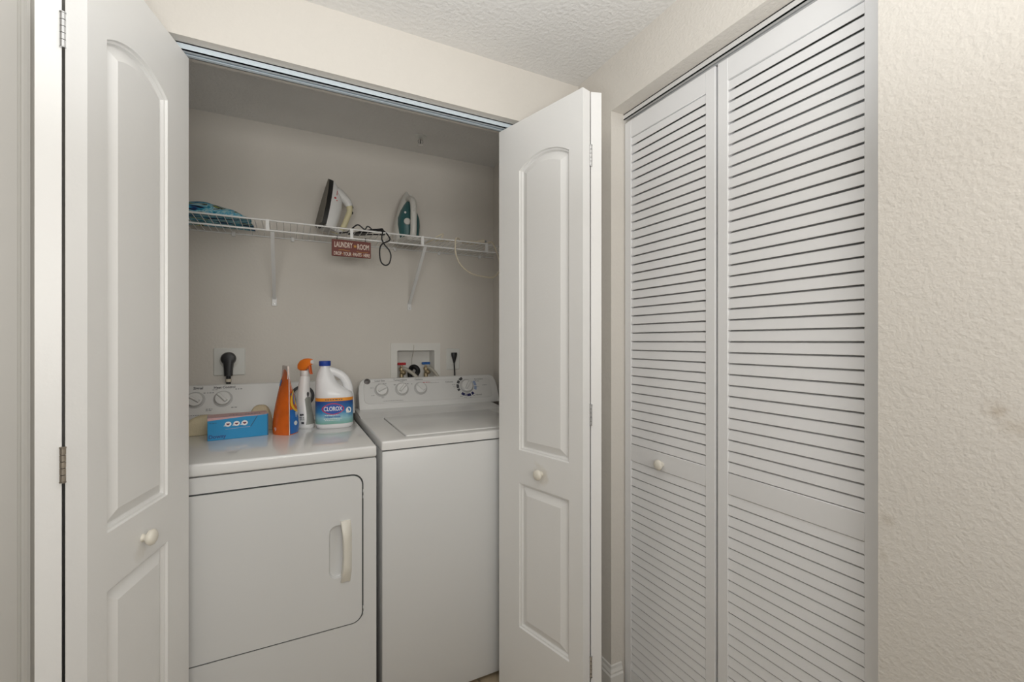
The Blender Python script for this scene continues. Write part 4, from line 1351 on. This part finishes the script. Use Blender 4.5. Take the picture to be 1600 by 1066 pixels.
# label on the front half, outline waisted like the bottle
vv, ff = [], []
NB = 16
for j in range(NB + 1):
    z = 0.016 + (0.122 - 0.016) * j / NB
    hw = 0.92 - 0.22 * math.sin(math.pi * j / NB) - (0.45 if j == NB else 0.15 * (j / NB) ** 3)
    for i in range(13):
        vv.append((-hw + 2 * hw * i / 12, z))
for j in range(NB):
    for i in range(12):
        q = j * 13 + i
        ff.append((q, q + 1, q + 14, q + 13))
sl = flat_mesh('label', vv, ff, spput(1), 'spray_label', spr)
lf = []
for k in range(12):
    t = k / 12 * 2 * math.pi
    lf.append((-0.15 + 0.30 * math.cos(t) * (0.6 + 0.4 * math.sin(t)), 0.131 + 0.012 * math.sin(t)))
polys('leaf_mark', [lf], spput(1), 'print_dark', spr)
side = lambda a, b: spput(1)(-1.34 + a / 0.028, b)
polys('leaf_mark', [disc2(-0.002, 0.054, 0.003, 0.005), disc2(0.004, 0.055, 0.003, 0.004)], side, 'print_dark', spr)
rr = random.Random(12)
polys('fine_print', dashes(-0.006, 0.007, 0.044, 0.0028, rr) + dashes(-0.005, 0.009, 0.0385, 0.0022, rr) + dashes(-0.005, 0.009, 0.0345, 0.0022, rr) + [[(-0.002, 0.018), (0.006, 0.018), (0.006, 0.027), (-0.002, 0.027)]], side, 'print_dark', spr)

# ------------------------------------------------------------------ detergent pouch
PW, PT, PH = 0.062, 0.046, 0.243
po = thing('detergent_pouch', (-0.008, 1.872, TOPZ), 'orange and blue stand-up detergent pouch with pinched top, beside the blue box', 'pouch', rotz=math.radians(-79), local=True)
# own frame: x along the face (near seal at +x), y through the thickness; back face +y... seal edges at +-x
def pth(z):
    s = z / PH
    return PT * (1 - s ** 1.6) * (0.90 + 0.10 * min(1, s * 8)) + 0.0012
def pwd(z):
    s = z / PH
    return PW * (1.0 - 0.10 * s - 0.10 * max(0, s - 0.85) / 0.15)
def psec(z, n=10):
    w, t = pwd(z), pth(z)
    up_ = [(w * (1 - 2 * k / n), t * (1 - abs(1 - 2 * k / n) ** 1.8) ** 0.9, z) for k in range(n + 1)]
    dn_ = [(x_, -y_, z) for x_, y_, z in up_[1:-1][::-1]]
    return up_ + dn_
zs_ = [0.0, 0.006, 0.02, 0.05, 0.08, 0.11, 0.14, 0.165, 0.185, 0.20, 0.212, 0.222, 0.234, PH]
loft('pouch_body', [psec(z) for z in zs_], 'pouch_orange', po, angle=70)
def pface(sgn, off=0.0012):
    def f(a, b):
        w, t = pwd(b), pth(b)
        u = max(-0.98, min(0.98, a / w))
        return (a, sgn * (t * (1 - abs(u) ** 1.8) ** 0.9 + off), b)
    return f
# white sealed edges
for s_ in (1, -1):
    lps = [[(s_ * (pwd(z) - 0.003), -0.0007, z), (s_ * (pwd(z) + 0.006 + 0.0012 * math.sin(z * 90)), -0.0007, z), (s_ * (pwd(z) + 0.006 + 0.0012 * math.sin(z * 90)), 0.0007, z), (s_ * (pwd(z) - 0.003), 0.0007, z)]
           for z in [0.001 + PH * k / 24 for k in range(23)]]
    loft('seal', lps, 'pouch_white', po, smooth=False)
FS = 1   # printed front faces the jug
def quadgrid(x0, x1, z0, z1, nx=8, nz=8):
    out = []
    for i in range(nx):
        for j in range(nz):
            a, b = x0 + (x1 - x0) * i / nx, x0 + (x1 - x0) * (i + 1) / nx
            c, d = z0 + (z1 - z0) * j / nz, z0 + (z1 - z0) * (j + 1) / nz
            out.append([(a, c), (b, c), (b, d), (a, d)])
    return out
polys('blue_panel', quadgrid(-0.056, 0.060, 0.003, 0.092, 10, 8), pface(FS), 'pouch_blue', po)
def ringpoly(cx, cz, r0, r1):
    return sector(cx, cz, r0, r1, 0, 360, 28)
polys('bullseye', ringpoly(0.012, 0.120, 0.034, 0.044), pface(FS, 0.0016), 'pouch_yellow', po)
polys('bullseye', ringpoly(0.012, 0.120, 0.022, 0.034), pface(FS, 0.0018), 'orange_dark', po)
polys('bullseye', ringpoly(0.012, 0.120, 0.0, 0.022), pface(FS, 0.0018), 'pouch_yellow', po)
lettering('Tide', 0.058, lambda a, b: pface(FS, 0.0022)(-a + 0.008, b + 0.128), 'pouch_blue', po, bold=0.0015, width=0.85)
lettering('PODS', 0.026, lambda a, b: pface(FS, 0.0022)(-a + 0.006, b + 0.070), 'pouch_white', po, bold=0.0006)
polys('capsule_print', [disc2(-0.02, 0.042, 0.008), disc2(0.012, 0.045, 0.008), disc2(0.04, 0.040, 0.008)], pface(FS, 0.0020), 'pouch_white', po)
polys('blue_panel', quadgrid(-0.045, 0.012, 0.178, 0.200, 6, 3), pface(-FS), 'pouch_blue', po)
lettering('9', 0.020, lambda a, b: pface(-FS, 0.0016)(a + 0.024, b + 0.020), 'pouch_film', po)
# clear pinched film at the top with a hang hole mark
lps = []
for z, w, y_ in ((0.205, 0.052, 0.0035), (0.222, 0.052, 0.0022), (0.236, 0.050, 0.0020), (0.252, 0.046, 0.0018)):
    lps.append([(w, -y_ - 0.0006, z), (w, y_ + 0.0006, z), (-w, y_ + 0.0006, z), (-w, -y_ - 0.0006, z)])
loft('top_film', lps, 'pouch_film', po, smooth=False)
polys('hang_mark', [disc2(0.0, 0.240, 0.006, 0.006)], lambda a, b: (a + 0.03, 0.0030, b), 'maroon', po)

# ------------------------------------------------------------------ dryer sheet box
bang = math.atan2(1.8541 - 1.8307, -0.065 + 0.2475)
bx = thing('dryer_sheet_box', (-0.2475, 1.8307, TOPZ), 'bright blue cardboard box of dryer sheets lying on the dryer', 'box', rotz=bang, local=True)
BL, BD, BH = 0.184, 0.085, 0.0790
box('carton', 0, BL, 0, BD, 0.0, BH, 'downy_blue', bx, bev=0.0008, seg=1)
box('edge_strip', BL - 0.003, BL + 0.0004, -0.0004, BD, 0.001, BH - 0.001, 'downy_edge', bx)
bf = lambda a, b: (a, -0.0005, b)
polys('top_print', [[(0.001, 0.001), (BL - 0.001, 0.001), (BL - 0.001, BD - 0.002), (0.001, BD - 0.002)]], lambda a, b: (a, b, BH + 0.0005), 'downy_pink', bx)
polys('front_flap_print', [[(0.0, BH - 0.010), (0.115, BH - 0.003), (0.150, BH - 0.003), (BL - 0.004, BH - 0.001), (BL - 0.004, BH), (0.0, BH)]], bf, 'downy_pink', bx)
lettering('APRIL FRESH', 0.022, lambda a, b: (a + 0.112, b + 0.028, BH + 0.0009), 'downy_navy', bx, bold=0.0002, width=0.8)
lettering('Downy', 0.0175, lambda a, b: bf(a + 0.003, b + 0.0125), 'downy_navy', bx, align='LEFT', bold=0.0004, width=0.98)
for cx_ in (0.060, 0.0855, 0.110):
    polys('roundel', [disc2(cx_, 0.0530, 0.0098, 0.0088), [(cx_ - 0.014, 0.0475), (cx_ - 0.006, 0.0460), (cx_ - 0.006, 0.053)]], bf, 'print_white', bx)
    polys('roundel_mark', [[(cx_ - 0.006, 0.0555), (cx_ + 0.006, 0.0555), (cx_ + 0.004, 0.0515), (cx_, 0.0490), (cx_ - 0.004, 0.0515)]], lambda a, b: (a, -0.0008, b), 'maroon', bx)
polys('white_line', [[(0.052, 0.0350), (0.127, 0.0372), (0.127, 0.0390), (0.052, 0.0364)]], bf, 'print_lightblue', bx)
polys('perforation', [[(0.127, 0.0380), (0.130, 0.0380), (0.151, 0.0740), (0.148, 0.0740)]], bf, 'downy_edge', bx)
rr = random.Random(2)
polys('fine_print', dashes(0.004, 0.028, 0.060, 0.0022, rr), bf, 'downy_edge', bx)

# ------------------------------------------------------------------ cloths and ball behind the box
c1 = blob('cream_cloth', 'cream_cloth', (-0.20, 1.99, TOPZ), -0.268, 2.000, 0.112, 0.046, 0.060, TOPZ + 0.0002, 7.7, 0.010, nx=40, ny=16,
          topshape=lambda u: 0.85 + 0.35 * math.cos(u * 2.6))
tag(c1, 'cream folded cloth lying behind the blue box on the dryer', 'cloth')
bl = blob('cloth_bundle', 'ball_striped', (-0.10, 1.99, TOPZ), -0.097, 1.990, 0.044, 0.034, 0.092, TOPZ + 0.0002, 2.2, 0.003, nx=22, ny=18)
tag(bl, 'round tan and grey striped bundle peeking over the right end of the blue box', 'bundle')
rc = blob('red_cloth', 'red_cloth', (-0.36, 2.07, TOPZ), -0.375, 2.085, 0.040, 0.030, 0.034, TOPZ + 0.0002, 5.5, 0.006, nx=18, ny=12)
tag(rc, 'dark red cloth behind the cream cloth at the left end of the dryer', 'cloth')
